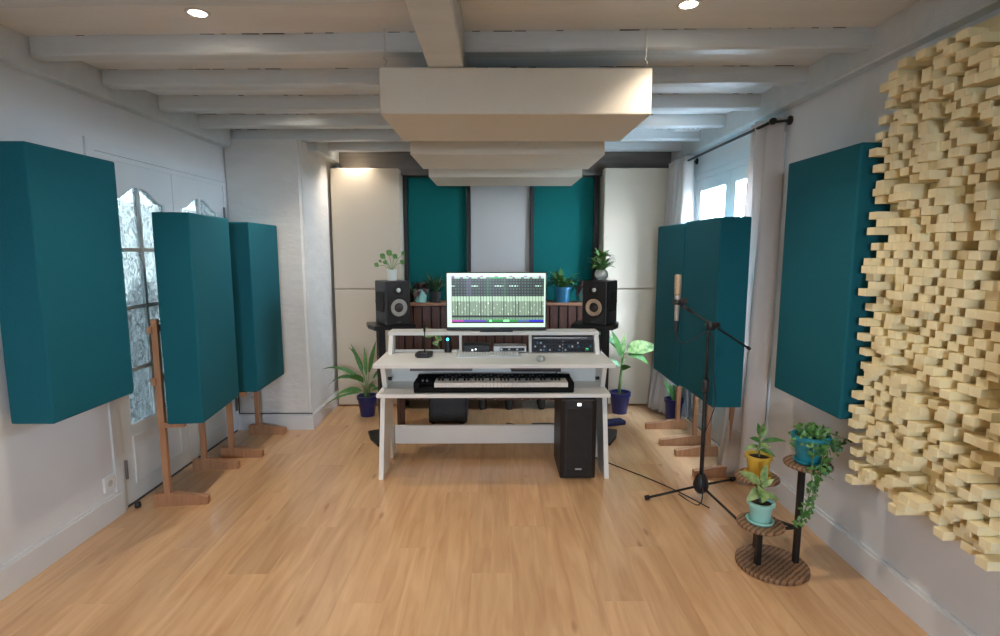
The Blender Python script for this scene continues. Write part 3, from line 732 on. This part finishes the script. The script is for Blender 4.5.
# rack unit with knobs
rk = thing('rack_channel_strip', 'dark two-unit rack processor full of knobs in the right hutch bay', 'rack unit', (.494, 3.93, .758))
MB().box(-.226, .226, -.04, .10, 0, .088).build('chassis', 'black_metal', rk)
fp = MB().box(-.228, .228, -.046, -.040, 0, .088).bevel(.001, 1).build('face_plate', 'rack_face', rk)
rr = random.Random(5)
for r in range(3):
    for k in range(19):
        x = -.205 + k*.0225 + (.004 if r % 2 else 0); z = .018 + r*.026; q = rr.random()
        MB().lathe([(0, 0), (.0075, 0), (.006, .012), (0, .0125)], (0, 0, 0), 8, Matrix.Translation((x, -.046, z)) @ Matrix.Rotation(PI/2, 4, 'X')).build('knob', 'matte_black' if q < .78 else ('silver' if q < .93 else 'sky_pot'), fp)
for x in (.170, .176, .182): MB().box(x, x+.004, -.0475, -.046, .012, .03).build('level_light', 'green_led', fp)
MB().box(-.002, .002, -.0475, -.046, .004, .084).build('divider_line', 'silver', rk)
rt = thing('rack_top_unit', 'slim grey rack unit lying on top of the knobbed processor', 'rack unit', (.494, 3.94, .847))
MB().box(-.222, .222, -.04, .08, 0, .022).bevel(.002, 1).build('chassis', 'grey_plastic', rt)
MB().box(-.21, .18, -.043, -.040, .012, .018).build('silver_strip', 'silver', rt)

# ------------------------------------------------------------------ computer monitor
mo = thing('computer_monitor', 'large flat computer monitor showing a mixing session above the desk', 'monitor', (.009, 3.93, .912))
MB().box(-.366, .366, -.012, .03, .004, .428).bevel(.004, 1).build('bezel', 'black_plastic', mo)
MB().box(-.12, .12, -.07, .10, 0, .008).bevel(.003, 1).build('foot', 'black_metal', mo)
MB().box(-.04, .04, .03, .06, .006, .25).build('neck', 'black_metal', mo)
NXs, NYs = 196, 110
sw, sh = .716, .394
scr = MB(); bm = scr.bm
cl = bm.loops.layers.color.new('screen')
grid = [[bm.verts.new((-sw/2+sw*i/NXs, -.0135, .028+sh*j/NYs)) for i in range(NXs+1)] for j in range(NYs+1)]
rr = random.Random(11)
colr = {}
def screen_col(u, v):   # u right, v down, 0..1
    c = (.62, .74, .64)
    if v < .045: return (.72, .80, .73)
    if u < .045 or v > .955 or u > .985: return (.70, .80, .72)
    ch = int((u-.045)/.94*32); fu = ((u-.045)/.94*32) % 1
    if v < .10:
        if v < .07: return (.70, .72, .70) if ch % 5 else (.55, .45, .6)
        return (.10, .55, .25) if 12 < ch < 18 else ((.55, .7, .6) if ch % 3 else (.35, .3, .4))
    if v < .43:
        g = (.055, .075, .060)
        if ch in (5, 6): g = (.20, .17, .26)
        if ch in (12, 18): g = (.06, .22, .10)
        if ch in (9, 10): g = (.025, .03, .028)
        row = int((v-.10)/.33*6); fv = ((v-.10)/.33*6) % 1
        if .3 < fu < .7 and .35 < fv < .65: return (.25, .36, .28)
        if row == 2 and ch in (0, 7, 8, 15, 16, 17, 20, 21, 22, 29, 30) and .3 < fv < .7: return (.75, .9, .8)
        return g
    if v < .52:
        return (.60, .70, .60) if fu > .2 else (.22, .32, .24)
    if v < .78:
        if fu < .22: return (.10, .15, .11)
        if .45 < fu < .62: return (.30, .36, .30)
        k = ((v*100+ch*7) % 23)
        if .62 < fu < .8 and k < 3: return (.8, .85, .8)
        return (.48, .56, .47)
    if v < .82: return (.06, .08, .07)
    if v < .86: return (.38, .5, .4) if fu > .2 else (.2, .3, .2)
    if v < .90:
        if ch < 4: return (.62, .22, .58)
        if ch < 12: return (.30, .22, .60)
        if ch in (13, 18, 19): return (.5, 1.0, .6)
        if ch < 23: return (.04, .50, .16)
        if ch < 27: return (.25, .35, .55)
        return (.10, .10, .70)
    if v < .925: return (.04, .05, .05)
    return (.72, .82, .74)
for j in range(NYs):
    for i in range(NXs):
        f = bm.faces.new((grid[j][i], grid[j][i+1], grid[j+1][i+1], grid[j+1][i]))
        c = screen_col((i+.5)/NXs, 1-(j+.5)/NYs)
        for lp in f.loops: lp[cl] = (*c, 1)
ms_ = bpy.data.materials.new('screen_picture'); ms_.use_nodes = True; n = ms_.node_tree.nodes; l = ms_.node_tree.links
b = n['Principled BSDF']; b.inputs['Base Color'].default_value = (.01, .01, .01, 1); b.inputs['Roughness'].default_value = .3
at = n.new('ShaderNodeVertexColor'); at.layer_name = 'screen'; l.new(at.outputs[0], b.inputs['Emission Color']); b.inputs['Emission Strength'].default_value = 1.25
scr.build('screen', ms_, mo, recalc=False)
MB().box(-.02, .02, -.0135, -.012, .012, .017).build('badge', 'grey_plastic', mo)

# ------------------------------------------------------------------ loudspeakers and stands
def loudspeaker(label, x, y, z, rz, cone):
    t = thing('studio_speaker', label, 'speaker', (x, y, z), rz)
    W_, D_, H_ = .197, .24, .335
    MB().box(-W_/2, W_/2, 0, D_, 0, H_).bevel(.008, 2).build('cabinet', 'black_plastic', t)
    RX = Matrix.Rotation(PI/2, 4, 'X')
    for s in (-1, 1):
        a, b = sorted((s*(W_/2), s*(W_/2+.006)))
        MB().prism([(.05, .10), (.20, .10), (.22, .17), (.20, .25), (.05, .25), (.035, .17)], 'x', a, b).build('side_recess', 'matte_black', t)
    MB().box(-W_/2+.006, W_/2-.006, -.006, .002, .006, H_-.006).bevel(.003, 1).build('front_baffle', 'dark_brown_box', t)
    wz = .135
    wr = MB().lathe([(.082, 0), (.082, .006), (.076, .009), (.070, .004), (.070, 0)], (0, 0, 0), 32, Matrix.Translation((0, -.006, wz)) @ RX).build('woofer_ring', 'matte_black', t, smooth=True)
    c_ = MB().lathe([(.066, .004), (.060, .007), (.050, .001), (.026, -.004), (.026, -.002)], (0, 0, 0), 32, Matrix.Translation((0, -.008, wz)) @ RX).build('woofer_cone', cone, wr, smooth=True)
    MB().lathe([(.027, 0), (.018, .006), (.008, .009), (0, .010)], (0, 0, 0), 24, Matrix.Translation((0, -.008, wz)) @ RX).build('dust_cap', 'cone_dark', wr, smooth=True)
    tw = MB().lathe([(.040, 0), (.040, .004), (.018, .001), (.018, 0)], (0, 0, 0), 28, Matrix.Translation((0, -.006, .268)) @ RX).build('tweeter_plate', 'matte_black', t, smooth=True)
    MB().lathe([(.017, 0), (.014, .008), (.006, .011), (0, .012)], (0, 0, 0), 20, Matrix.Translation((0, -.007, .268)) @ RX).build('tweeter_dome', 'white_pot', tw, smooth=True)
    MB().box(-.015, .015, -.0075, -.006, .022, .027).build('badge', 'grey_plastic', t)
    return t
SY = 4.10
loudspeaker('left black studio speaker with a grey cone, turned in toward the desk', -.735, SY, .930, math.radians(32), 'cone_grey')
loudspeaker('right black studio speaker with a cone coloured golden as if lit, turned in toward the desk', .757, SY, .930, math.radians(-32), 'mic_gold')  # warm light on this cone is put into its gold colour
def sstand(label, x, rz, s):
    t = thing('speaker_stand', label, 'speaker stand', (x, SY+.13, 0), rz)
    pts = [(-.165, -.15), (.165, -.15), (.175, 0), (.15, .14), (-.15, .14), (-.175, 0)]
    MB().prism(pts, 'z', .895, .929).bevel(.006, 2).build('top_plate', 'black_metal', t)
    MB().prism([(p[0]*1.05, p[1]*1.2) for p in pts], 'z', 0, .025).bevel(.006, 1).build('base_plate', 'black_metal', t)
    MB().box(-s*.07-.03, -s*.07+.03, -.03, .04, .025, .894).bevel(.004, 1).build('outer_column', 'matte_black', t) if False else None
    MB().box(s*.075-.026, s*.075+.026, -.04, .04, .025, .894).bevel(.004, 1).build('outer_column', 'matte_black', t)
    MB().box(-s*.075-.022, -s*.075+.022, -.04, .04, .025, .894).bevel(.004, 1).build('inner_column', 'walnut_slat', t)
sstand('black stand under the left studio speaker', -.83, math.radians(28), -1)
sstand('black stand under the right studio speaker', .80, math.radians(-24), 1)

# subwoofer box and computer tower under the desk
sb = thing('subwoofer', 'plain black subwoofer box on the floor under the desk', 'subwoofer', (-.41, 4.69, 0))
MB().box(-.165, .165, -.15, .15, .012, .335).bevel(.008, 2).build('cabinet', 'matte_black', sb)
for x in (-.13, .13):
    for y in (-.12, .12): MB().lathe([(0, 0), (.018, 0), (.018, .012), (0, .012)], (x, y, 0), 12).build('foot', 'black_plastic', sb)
MB().box(-.15, .15, -.156, -.148, .03, .32).bevel(.003, 1).build('grille', 'black_plastic', sb)
pc = thing('computer_tower', 'tall black computer tower standing under the right of the desk', 'computer', (.545, 3.58, 0))
MB().prism([(-.118, -.16), (-.09, -.185), (.09, -.185), (.118, -.16), (.118, .20), (-.118, .20)], 'z', .012, .535).bevel(.005, 1).build('case', 'dark_brown_box', pc)
MB().box(-.075, .075, -.191, -.183, .05, .48).bevel(.003, 1).build('front_panel', 'matte_black', pc)
MB().box(-.115, .115, -.16, .19, 0, .012).build('plinth', 'matte_black', pc)
MB().box(-.012, .012, -.188, -.184, .498, .516).build('power_light', 'white_led', pc)
MB().box(-.021, .021, -.1925, -.190, .068, .078).build('badge', 'silver', pc)

# power strip, foot pedal, cables on the floor
o = MB().prism([(-.10, -.04), (.10, -.035), (.12, .02), (.05, .05), (-.09, .04)], 'z', 0, .045).bevel(.01, 2).build('foot_pedal', 'black_plastic', smooth=False)
o.location = (.40, 4.40, 0.0); tag(o, 'black sustain pedal on the floor behind the desk stretcher', 'pedal')
o = MB().box(-.09, .09, -.05, .05, 0, .04).bevel(.01, 2).build('power_adapter', 'navy_cloth'); o.location = (1.03, 4.52, 0); o.rotation_euler = (0, 0, .3); tag(o, 'dark power brick on the floor right of the desk', 'adapter')
def floor_cable(pts, label, r=.004):
    P_ = [Vector(p) for p in pts]; out = []
    for i in range(len(P_)-1):
        a = P_[max(i-1, 0)]; b = P_[i]; c = P_[i+1]; d = P_[min(i+2, len(P_)-1)]
        for k in range(6):
            t_ = k/6; out.append(.5*((2*b)+(c-a)*t_+(2*a-5*b+4*c-d)*t_*t_+(3*b-a-3*c+d)*t_**3))
    out.append(P_[-1]); return tag(MB().tube(out, r, 6).build('floor_cable', 'cable', smooth=True), label, 'cable')
floor_cable([(.42, 4.30, .005), (.55, 4.0, .005), (.80, 3.66, .005), (1.02, 3.38, .005), (1.15, 3.18, .005), (1.25, 2.98, .005)], 'black cable running on the floor from desk to microphone stand')
floor_cable([(.30, 4.40, .005), (.10, 4.55, .005), (.22, 4.32, .005), (.45, 4.28, .005)], 'coiled black cable on the floor beside the foot pedal')
floor_cable([(-.98, 4.62, .005), (-.80, 4.35, .005), (-.62, 4.22, .005), (-.55, 4.45, .005)], 'black cable on the floor by the left speaker stand')

# ------------------------------------------------------------------ microphone and stand
mx, my = 1.250, 3.12
st = thing('microphone_stand', 'black tripod boom microphone stand on the floor', 'microphone stand', (mx, my, 0))
def S(p): return (p[0]-mx, p[1]-my, p[2])
MB().tube([(0, 0, .055), (0, 0, .72)], .0125, 12).build('lower_pole', 'black_metal', st, smooth=True)
MB().lathe([(0, 0), (.019, 0), (.021, .02), (.021, .06), (.016, .075), (0, .075)], (0, 0, .665), 16).build('height_clutch', 'black_plastic', st, smooth=True)
MB().tube([(0, 0, .74), (-.002, 0, 1.055)], .009, 12).build('upper_pole', 'black_metal', st, smooth=True)
MB().lathe([(0, 0), (.024, 0), (.040, .02), (.046, .05), (.036, .09), (.02, .12), (0, .12)], (0, 0, .035), 18).build('leg_hub', 'black_plastic', st, smooth=True)
for e in ((.905, 3.09), (1.352, 2.745), (1.56, 3.36)):
    d = Vector((e[0]-mx, e[1]-my, 0)); q = d.normalized()
    MB().tube([q*.03+Vector((0, 0, .075)), d*.97+Vector((0, 0, .016))], .0075, 8).build('leg', 'black_metal', st, smooth=True)
    MB().tube([d*.93+Vector((0, 0, .020)), d+Vector((0, 0, .0155))], .0145, 10).build('rubber_foot', 'matte_black', st, smooth=True)
jz = 1.06
MB().lathe([(0, -.026), (.024, -.026), (.024, .026), (0, .026)], (0, 0, 0), 18, Matrix.Translation((.012, 0, jz)) @ Matrix.Rotation(PI/2, 4, 'X')).build('boom_joint', 'black_plastic', st, smooth=True)
MB().tube([(.02, 0, jz+.002), (.062, 0, jz+.004)], .018, 10).build('clamp_knob', 'black_plastic', st, smooth=True)
b0 = Vector((1.093-mx, 0, 1.178)); b1 = Vector((1.522-mx, .06, .915))
MB().tube([b0, b1], .006, 10).build('boom_arm', 'black_metal', st, smooth=True)
MB().tube([b0, b0 + (b1-b0)*.13], .012, 10).build('boom_grip', 'black_plastic', st, smooth=True)
MB().tube([b1 - (b1-b0)*.02, b1 + (b1-b0)*.02], .010, 8).build('boom_end', 'matte_black', st, smooth=True)
MB().tube([(1.060-mx, 0, 1.215), (1.060-mx, 0, 1.185)], .026, 16).build('microphone_clip', 'black_plastic', st, smooth=True)
MB().tube([(1.065-mx, 0, 1.19), b0], .011, 10).build('clip_joint', 'black_plastic', st, smooth=True)
MB().box(1.073-mx, 1.115-mx, -.014, .014, 1.190, 1.222).bevel(.004, 1).build('clip_screw', 'matte_black', st)
mc = thing('studio_microphone', 'slim gold and silver condenser microphone in the boom stand clip', 'microphone', (1.060, my, 1.09))
MB().lathe([(0, 0), (.011, 0), (.0125, .01), (.0135, .05), (.0165, .13), (.018, .15), (0, .15)], seg=20).build('body', 'mic_body', mc, smooth=True)
MB().lathe([(0, .15), (.018, .15), (.019, .165), (.0205, .22), (.0205, .258), (.018, .268), (0, .27)], seg=20).build('grille_head', 'mic_gold', mc, smooth=True)
MB().lathe([(0, 0), (.009, 0), (.012, -.02), (.010, -.055), (.006, -.07), (0, -.07)], seg=14).build('cable_plug', 'black_plastic', mc, smooth=True)
cp = [(1.060, 3.12, 1.022), (1.063, 3.10, .985), (1.09, 3.09, .965), (1.13, 3.09, .970), (1.18, 3.09, 1.0), (1.225, 3.085, 1.03), (1.265, 3.085, .99), (1.28, 3.09, .80), (1.30, 3.09, .62), (1.275, 3.09, .50), (1.24, 3.09, .40), (1.235, 3.09, .25), (1.235, 3.05, .12), (1.20, 3.01, .008), (1.13, 3.16, .006)]
P_ = [Vector(p) for p in cp]; out = []
for i in range(len(P_)-1):
    a = P_[max(i-1, 0)]; b = P_[i]; c = P_[i+1]; d = P_[min(i+2, len(P_)-1)]
    for k in range(5):
        t_ = k/5; out.append(.5*((2*b)+(c-a)*t_+(2*a-5*b+4*c-d)*t_*t_+(3*b-a-3*c+d)*t_**3))
out.append(P_[-1])
tag(MB().tube(out, .0033, 6).build('microphone_cable', 'cable', smooth=True), 'thin black cable hanging from the microphone down its stand', 'cable')

# ------------------------------------------------------------------ tiered plant stand
ps = thing('plant_stand', 'three-tiered round wooden plant stand with black posts', 'plant stand', (1.30, 2.425, 0))
def PSd(p): return (p[0]-1.30, p[1]-2.425, p[2])
def disc(c, r, th, name):
    x_, y_, z_ = PSd(c)
    return MB().lathe([(0, -th), (r-.004, -th), (r, -th+.004), (r, -.004), (r-.004, 0), (0, 0)], (x_, y_, z_), 40).build(name, 'burnt_wood', ps)
disc((1.322, 2.405, .021), .162, .021, 'base_disc')
LOW = (1.246, 2.385, .232); MID = (1.305, 2.560, .385); HI = (1.466, 2.415, .512)
for c_ in (LOW, MID, HI): disc(c_, .104, .016, 'shelf_disc')
for c_, (bx, by) in ((LOW, (1.243, 2.385)), (MID, (1.305, 2.530)), (HI, (1.432, 2.40))):
    x_, y_, _ = PSd((bx, by, 0)); MB().box(x_-.012, x_+.012, y_-.012, y_+.012, .021, c_[2]-.016).bevel(.001, 1).build('post', 'black_metal', ps)
for a, b in (((1.243, 2.385, .195), (1.432, 2.40, .195)), ((1.305, 2.530, .195), (1.432, 2.40, .195))):
    MB().tube([PSd(a), PSd(b)], .009, 6).build('cross_bar', 'black_metal', ps)

# ------------------------------------------------------------------ potted plants
def pot(t, mat, r0, r1, hh, saucer=None, z=0, soil=True, rim=True):
    zb = .012 if saucer else 0
    if saucer: MB().lathe([(0, 0), (saucer-.006, 0), (saucer, .014), (saucer-.004, .016), (saucer-.010, .006), (0, .006)], (0, 0, z), 28).build('saucer', mat, t, smooth=True)
    z0 = z + (.007 if saucer else 0)
    rm = .006 if rim else .002
    po = MB().lathe([(0, 0), (r0, 0), (r1-.002, hh*.84), (r1+rm, hh*.85), (r1+rm, hh), (r1-.006, hh), (r1-.010, hh*.86), (0, hh*.80)], (0, 0, z0), 32)
    po = po.build('pot', mat, t, smooth=False)
    if soil: MB().lathe([(0, hh*.90), (r1*.5, hh*.89), (r1-.007, hh*.87)], (0, 0, z0), 20).build('soil', 'soil', po, smooth=True)
    return z0 + hh*.88
def plant(name, label, cat, loc): return thing(name, label, cat, loc)
def big_leaf(t, base, d, L, W, mat, droop, stem=.0, srad=.004, up=(0, -.75, .65), fold=.2, shape=.8):
    base = Vector(base); dv = Vector(d).normalized(); p = base
    if stem:
        q = base + Vector((dv.x*.25, dv.y*.25, 1)).normalized()*stem*.6; p = q + (dv+Vector((0, 0, .3))).normalized()*stem*.4
        MB().tube([base, q, p], [srad, srad*.8, srad*.6], 6).build('leaf_stalk', 'stem_green', t, smooth=True)
    MB().leaf(p, dv, L, W, droop, fold, up, 8, shape).build('leaf', mat, t, smooth=True, recalc=False)

# left floor plant: long arching leaves
t = plant('dumb_cane_plant', 'potted plant with long arching leaves left of the desk in a navy pot', 'potted plant', (-1.165, 4.80, 0))
zs = pot(t, 'blue_pot', .062, .088, .19)
for (dx, dy, dz, L, W, dr, stm) in ((-.55, -.1, .9, .40, .055, 1.5, .16), (-.8, .0, .7, .33, .06, 1.9, .18), (-.3, .1, 1, .30, .05, .5, .22), (.25, -.2, 1.1, .33, .055, .4, .24), (.55, .1, .9, .30, .055, 1.2, .18), (-.25, -.5, .9, .28, .075, 1.6, .16),
        (.35, -.5, .7, .24, .06, 1.4, .10), (-.6, -.4, .4, .26, .07, 1.0, .08), (.7, -.2, .5, .22, .05, 1.4, .08), (-.1, .3, 1, .28, .05, .8, .2), (-.9, -.2, .15, .34, .035, .8, .06), (.1, -.6, .6, .2, .06, 1.5, .06), (-.25, -.1, 1.2, .26, .04, 1.3, .26), (.8, -.1, .9, .26, .05, 1.7, .2)):
    big_leaf(t, (dx*.02, dy*.02, zs), (dx, dy, dz), L, W*.78, 'leaf_green' if R.random() < .75 else 'leaf_variegated', dr, stm)
# right floor plant: few big leaves on a cane
t = plant('dumb_cane_plant', 'potted plant with broad variegated leaves right of the desk in a navy pot', 'potted plant', (1.155, 4.86, 0))
zs = pot(t, 'blue_pot', .066, .093, .20)
MB().tube([(-.01, 0, zs-.01), (0, 0, zs+.14), (.01, 0, zs+.26), (.03, 0, zs+.34)], [.016, .014, .012, .008], 10).build('cane', 'stem_green', t, smooth=True)
for (z, dx, dy, dz, L, W, dr, stm, mt) in ((.30, .9, -.1, .55, .30, .15, .8, .12, 'leaf_variegated'), (.26, .9, -.3, .5, .28, .09, 2.2, .13, 'leaf_green'), (.30, -.35, -.2, 1.1, .30, .06, .5, .05, 'leaf_green'), (.22, -.8, -.1, .7, .24, .07, 1.2, .05, 'leaf_green'), (.33, .1, .1, 1.2, .20, .05, .4, .04, 'leaf_variegated'), (.34, -.7, .0, 1.2, .28, .06, .9, .06, 'leaf_green'), (.2, .2, -.6, .9, .20, .06, 1.4, .03, 'leaf_green')):
    big_leaf(t, (.01, 0, zs+z), (dx, dy, dz), L, W, mt, dr, stm, fold=.15)
# pale leaf plant seen through the hutch
t = plant('arrowhead_plant', 'pot plant behind the desk, its pale broad leaf seen through the left hutch bay', 'potted plant', (-.47, 4.64, .336))
zs = pot(t, 'white_pot', .05, .065, .12)
MB().tube([(0, 0, zs), (-.01, -.01, .30), (-.05, -.04, .44)], .006, 8).build('cane', 'stem_green', t, smooth=True)
for (z, dx, dy, dz, L, W, dr) in ((.44, -1, -.2, .35, .17, .09, .2), (.43, 1, -.2, .25, .08, .08, 1.4), (.39, .3, -.8, .1, .10, .07, .9)):
    big_leaf(t, (-.05, -.04, z), (dx, dy, dz), L, W, 'leaf_variegated', dr, up=(0, -.8, .5))
# navy pot behind the far right panel
t = plant('potted_plant', 'navy pot on the floor behind the farther right teal panel', 'potted plant', (1.58, 4.63, 0))
zs = pot(t, 'blue_pot', .062, .078, .20)
for k in range(5):
    a = k*1.3; big_leaf(t, (0, 0, zs), (math.cos(a)*.4, math.sin(a)*.4, 1), .22, .04, 'leaf_green', .5)

# plants on the slatted bench and on the speakers
BZ = 1.021
def tuft(t, z, nleaf, L, W, spread, mat, seed, droop=.9, r=.02):
    rr = random.Random(seed); m = MB()
    for k in range(nleaf):
        a = rr.uniform(0, 2*PI); q = rr.uniform(.2, 1)*spread
        m.leaf((math.cos(a)*r, math.sin(a)*r, z+rr.uniform(0, .02)), (math.cos(a)*q, math.sin(a)*q, 1), L*rr.uniform(.6, 1.1), W*rr.uniform(.7, 1.1), droop*rr.uniform(.5, 1.5), nseg=5)
    o = m.build('foliage', mat, t, smooth=True, recalc=False); o['kind'] = 'stuff'; return o
t = plant('potted_plant', 'mint green pot with dark purple leaves between left speaker and monitor', 'potted plant', (-.685, 5.00, BZ)); zs = pot(t, 'mint_pot', .052, .068, .12)
tuft(t, zs, 34, .14, .045, 1.3, 'leaf_purple', 21, 2.2)
t = plant('potted_plant', 'dark bushy plant in a black pot, right behind the left monitor edge', 'potted plant', (-.555, 4.99, BZ)); zs = pot(t, 'matte_black', .045, .058, .10)
tuft(t, zs, 46, .20, .026, .7, 'leaf_dark', 22, 1.0)
t = plant('potted_plant', 'bright blue pot with a leafy green plant right of the monitor', 'potted plant', (.625, 5.00, BZ)); zs = pot(t, 'sky_pot', .062, .078, .14)
tuft(t, zs, 48, .22, .045, .9, 'leaf_green', 23, 1.5)
t = plant('potted_plant', 'pale mint pot with purplish leaves next to the right speaker', 'potted plant', (.835, 5.00, BZ)); zs = pot(t, 'mint_pot', .048, .066, .14)
tuft(t, zs, 40, .17, .04, 1.3, 'leaf_purple', 24, 2.3)
t = plant('potted_plant', 'tiny dark pot with a trailing plant just behind the left speaker', 'potted plant', (-.80, 5.02, BZ)); zs = pot(t, 'matte_black', .04, .05, .09)
tuft(t, zs, 26, .17, .03, 1.3, 'leaf_dark', 25, 1.8)
t = plant('money_plant', 'small round-leaved plant in a whitish glass jar on the left speaker', 'potted plant', (-.80, 4.21, 1.266))
zs = pot(t, 'white_pot', .036, .040, .085, rim=False)
for (dx, dz, L, dy) in ((-.12, .10, .045, 0), (-.075, .165, .055, .02), (-.02, .19, .06, 0), (.03, .165, .05, -.03), (.075, .12, .045, .03), (-.045, .12, .04, -.04), (.085, .19, .035, .02), (-.095, .13, .03, .02)):
    b = Vector((0, 0, zs)); e = Vector((dx, dy, zs+dz-.06)); MB().tube([b, (b+e)/2+Vector((0, 0, .02)), e], .0022, 5).build('leaf_stalk', 'stem_green', t)
    MB().leaf(e-Vector((L*.3, 0, -L*.4)), (.7, -.2, -.45), L*1.0, L*.8, .2, .05, (0, -1, .3), 6).build('leaf', 'leaf_green', t, smooth=True, recalc=False)
t = plant('spider_plant', 'leafy trailing plant in a round white pot on the right speaker', 'potted plant', (.835, 4.24, 1.266))
MB().lathe([(0, 0), (.030, 0), (.052, .030), (.052, .055), (.040, .080), (.036, .080), (.034, .070), (0, .068)], seg=28).build('pot', 'white_pot', t, smooth=True)
tuft(t, .07, 30, .14, .035, 1.0, 'leaf_green', 31, 1.2); MB().tube([(0, 0, .07), (.01, 0, .15), (-.01, 0, .21)], .003, 5).build('stem', 'stem_green', t)
o = tuft(t, .16, 22, .10, .03, 1.2, 'leaf_green', 32, 1.2)
cup = MB().lathe([(0, 0), (.016, 0), (.02, .02), (.016, .04), (0, .042)], seg=14).build('white_candle', 'white_pot', smooth=True); cup.location = (-.63, 4.90+.06, BZ); cup.location.x = -.90
tag(cup, 'tiny white ornament on the bench top behind the left speaker', 'ornament')

# plants on the tiered stand
t = plant('potted_plant', 'variegated plant in a mint green pot on the lowest tier of the plant stand', 'potted plant', (LOW[0]-.002, LOW[1]+.005, LOW[2]+.001)); zs = pot(t, 'mint_pot', .042, .056, .095, .062)
MB().tube([(0, 0, zs-.01), (.0, 0, zs+.05), (.01, .01, zs+.10)], .006, 8).build('cane', 'stem_green', t, smooth=True)
for (z, dx, dy, dz, L, W, dr, stm) in ((.07, -.85, -.1, .75, .13, .045, .4, .03), (.05, -.7, -.2, .1, .09, .05, 1.2, .01), (.06, -.25, -.6, .2, .085, .065, 1.6, .02), (.03, .8, -.2, .4, .085, .035, 1.3, .01), (.09, .15, .1, 1, .09, .035, .5, .01), (.07, .45, -.2, .9, .07, .03, .8, .01), (.03, .7, .2, .1, .08, .035, 1.6, .01)):
    big_leaf(t, (0, 0, zs+z), (dx, dy, dz), L, W, 'leaf_variegated', dr, stm, .003)
t = plant('potted_plant', 'small variegated plant in a mustard yellow pot on the middle tier', 'potted plant', (MID[0]+.003, MID[1], MID[2]+.001)); zs = pot(t, 'yellow_pot', .044, .058, .10, .066)
MB().tube([(0, 0, zs-.01), (.0, 0, zs+.06), (.0, .01, zs+.11)], .005, 8).build('cane', 'stem_green', t, smooth=True)
for (z, dx, dy, dz, L, W, dr, stm) in ((.10, -.2, 0, 1, .08, .04, .3, .01), (.09, .4, -.1, 1, .075, .04, .6, .01), (.07, -.7, -.2, .7, .08, .035, .8, .01), (.06, .8, -.1, .4, .14, .035, .7, .02), (.04, -.9, -.2, .3, .10, .035, .9, .02), (.05, .3, -.7, .6, .08, .035, .9, .01), (.03, .6, -.5, .2, .09, .035, 1, .01), (.08, -.3, -.4, .9, .07, .035, .6, .01), (.1, .1, -.2, 1, .08, .035, .4, .02), (.04, -.5, -.6, .4, .07, .03, .9, .01)):
    big_leaf(t, (0, 0, zs+z), (dx, dy, dz), L*.85, W*.75, 'leaf_variegated' if R.random() < .6 else 'leaf_green', dr, stm, .0025)
t = plant('ivy_plant', 'trailing ivy in a dark teal pot on the highest tier of the plant stand', 'potted plant', (HI[0]+.005, HI[1], HI[2]+.001)); zs = pot(t, 'teal_pot', .052, .077, .128, .068)
rr = random.Random(9); lv = MB(); vn = MB()
def ivy_leaf(p, s):
    a = rr.uniform(0, 2*PI); n_ = Vector((rr.uniform(-.6, .6), rr.uniform(-1, -.1), rr.uniform(.1, .9))).normalized(); u = n_.cross(Vector((math.cos(a), .3, math.sin(a)))).normalized(); v_ = n_.cross(u)
    o5 = [(0, -.9), (.75, -.5), (.45, .0), (.55, .55), (.0, 1.1), (-.55, .55), (-.45, 0), (-.75, -.5)]
    lv.bm.faces.new([lv.bm.verts.new(Vector(p)+(u*q[0]+v_*q[1])*s) for q in o5])
for k in range(150):
    a = rr.uniform(0, 2*PI); q = rr.uniform(0, .10); ivy_leaf((math.cos(a)*q, math.sin(a)*q, zs+rr.uniform(.0, .055)-(q > .08)*.03), rr.uniform(.009, .016))
for (pts, dens) in (([(-.03, -.06, zs), (-.04, -.095, zs-.03), (-.045, -.10, zs-.14), (-.03, -.105, zs-.22), (-.07, -.11, zs-.30), (-.10, -.12, zs-.36)], 62), ([(.02, -.06, zs), (.0, -.10, zs-.04), (-.01, -.105, zs-.12), (-.05, -.11, zs-.20), (-.075, -.11, zs-.34)], 56),
        ([(.05, -.02, zs), (.10, -.02, zs-.02), (.115, -.02, zs-.08)], 26), ([(.05, .02, zs+.03), (.12, .0, zs+.01), (.16, -.01, zs-.01)], 12), ([(0, -.06, zs), (.02, -.10, zs-.05), (.02, -.10, zs-.15)], 30)):
    P_ = [Vector(p) for p in pts]; vn.tube(P_, .002, 5)
    for _ in range(dens):
        i = rr.randrange(len(P_)-1); p = P_[i].lerp(P_[i+1], rr.random()) + Vector((rr.uniform(-.022, .022), rr.uniform(-.02, .01), rr.uniform(-.02, .02))); ivy_leaf(p, rr.uniform(.009, .015))
lv.build('foliage', 'leaf_green', t, recalc=False)['kind'] = 'stuff'; vn.build('vine', 'stem_green', t)

# ------------------------------------------------------------------ wall sockets and switch
def socket(label, x, y, z, axis):
    t = thing('wall_socket', label, 'socket', (x, y, z))
    if axis == 'x': MB().box(0, .012, -.042, .042, -.042, .042).bevel(.004, 2).build('plate', 'trim_white', t); MB().lathe([(0, 0), (.018, 0), (.018, .002), (0, .002)], (0, 0, 0), 16, Matrix.Translation((.012, 0, 0)) @ Matrix.Rotation(PI/2, 4, 'Y')).build('outlet', 'grey_fabric', t)
    else: MB().box(-.042, .042, -.012, 0, -.042, .042).bevel(.004, 2).build('plate', 'trim_white', t); MB().lathe([(0, 0), (.018, 0), (.018, .002), (0, .002)], (0, 0, 0), 16, Matrix.Translation((0, -.012, 0)) @ Matrix.Rotation(PI/2, 4, 'X')).build('outlet', 'grey_fabric', t)
socket('white power socket low on the left wall before the glass doors', XL, 2.88, .215, 'x')
socket('white power socket on the plaster pillar above its baseboard', -2.02, 4.42, .28, 'y')
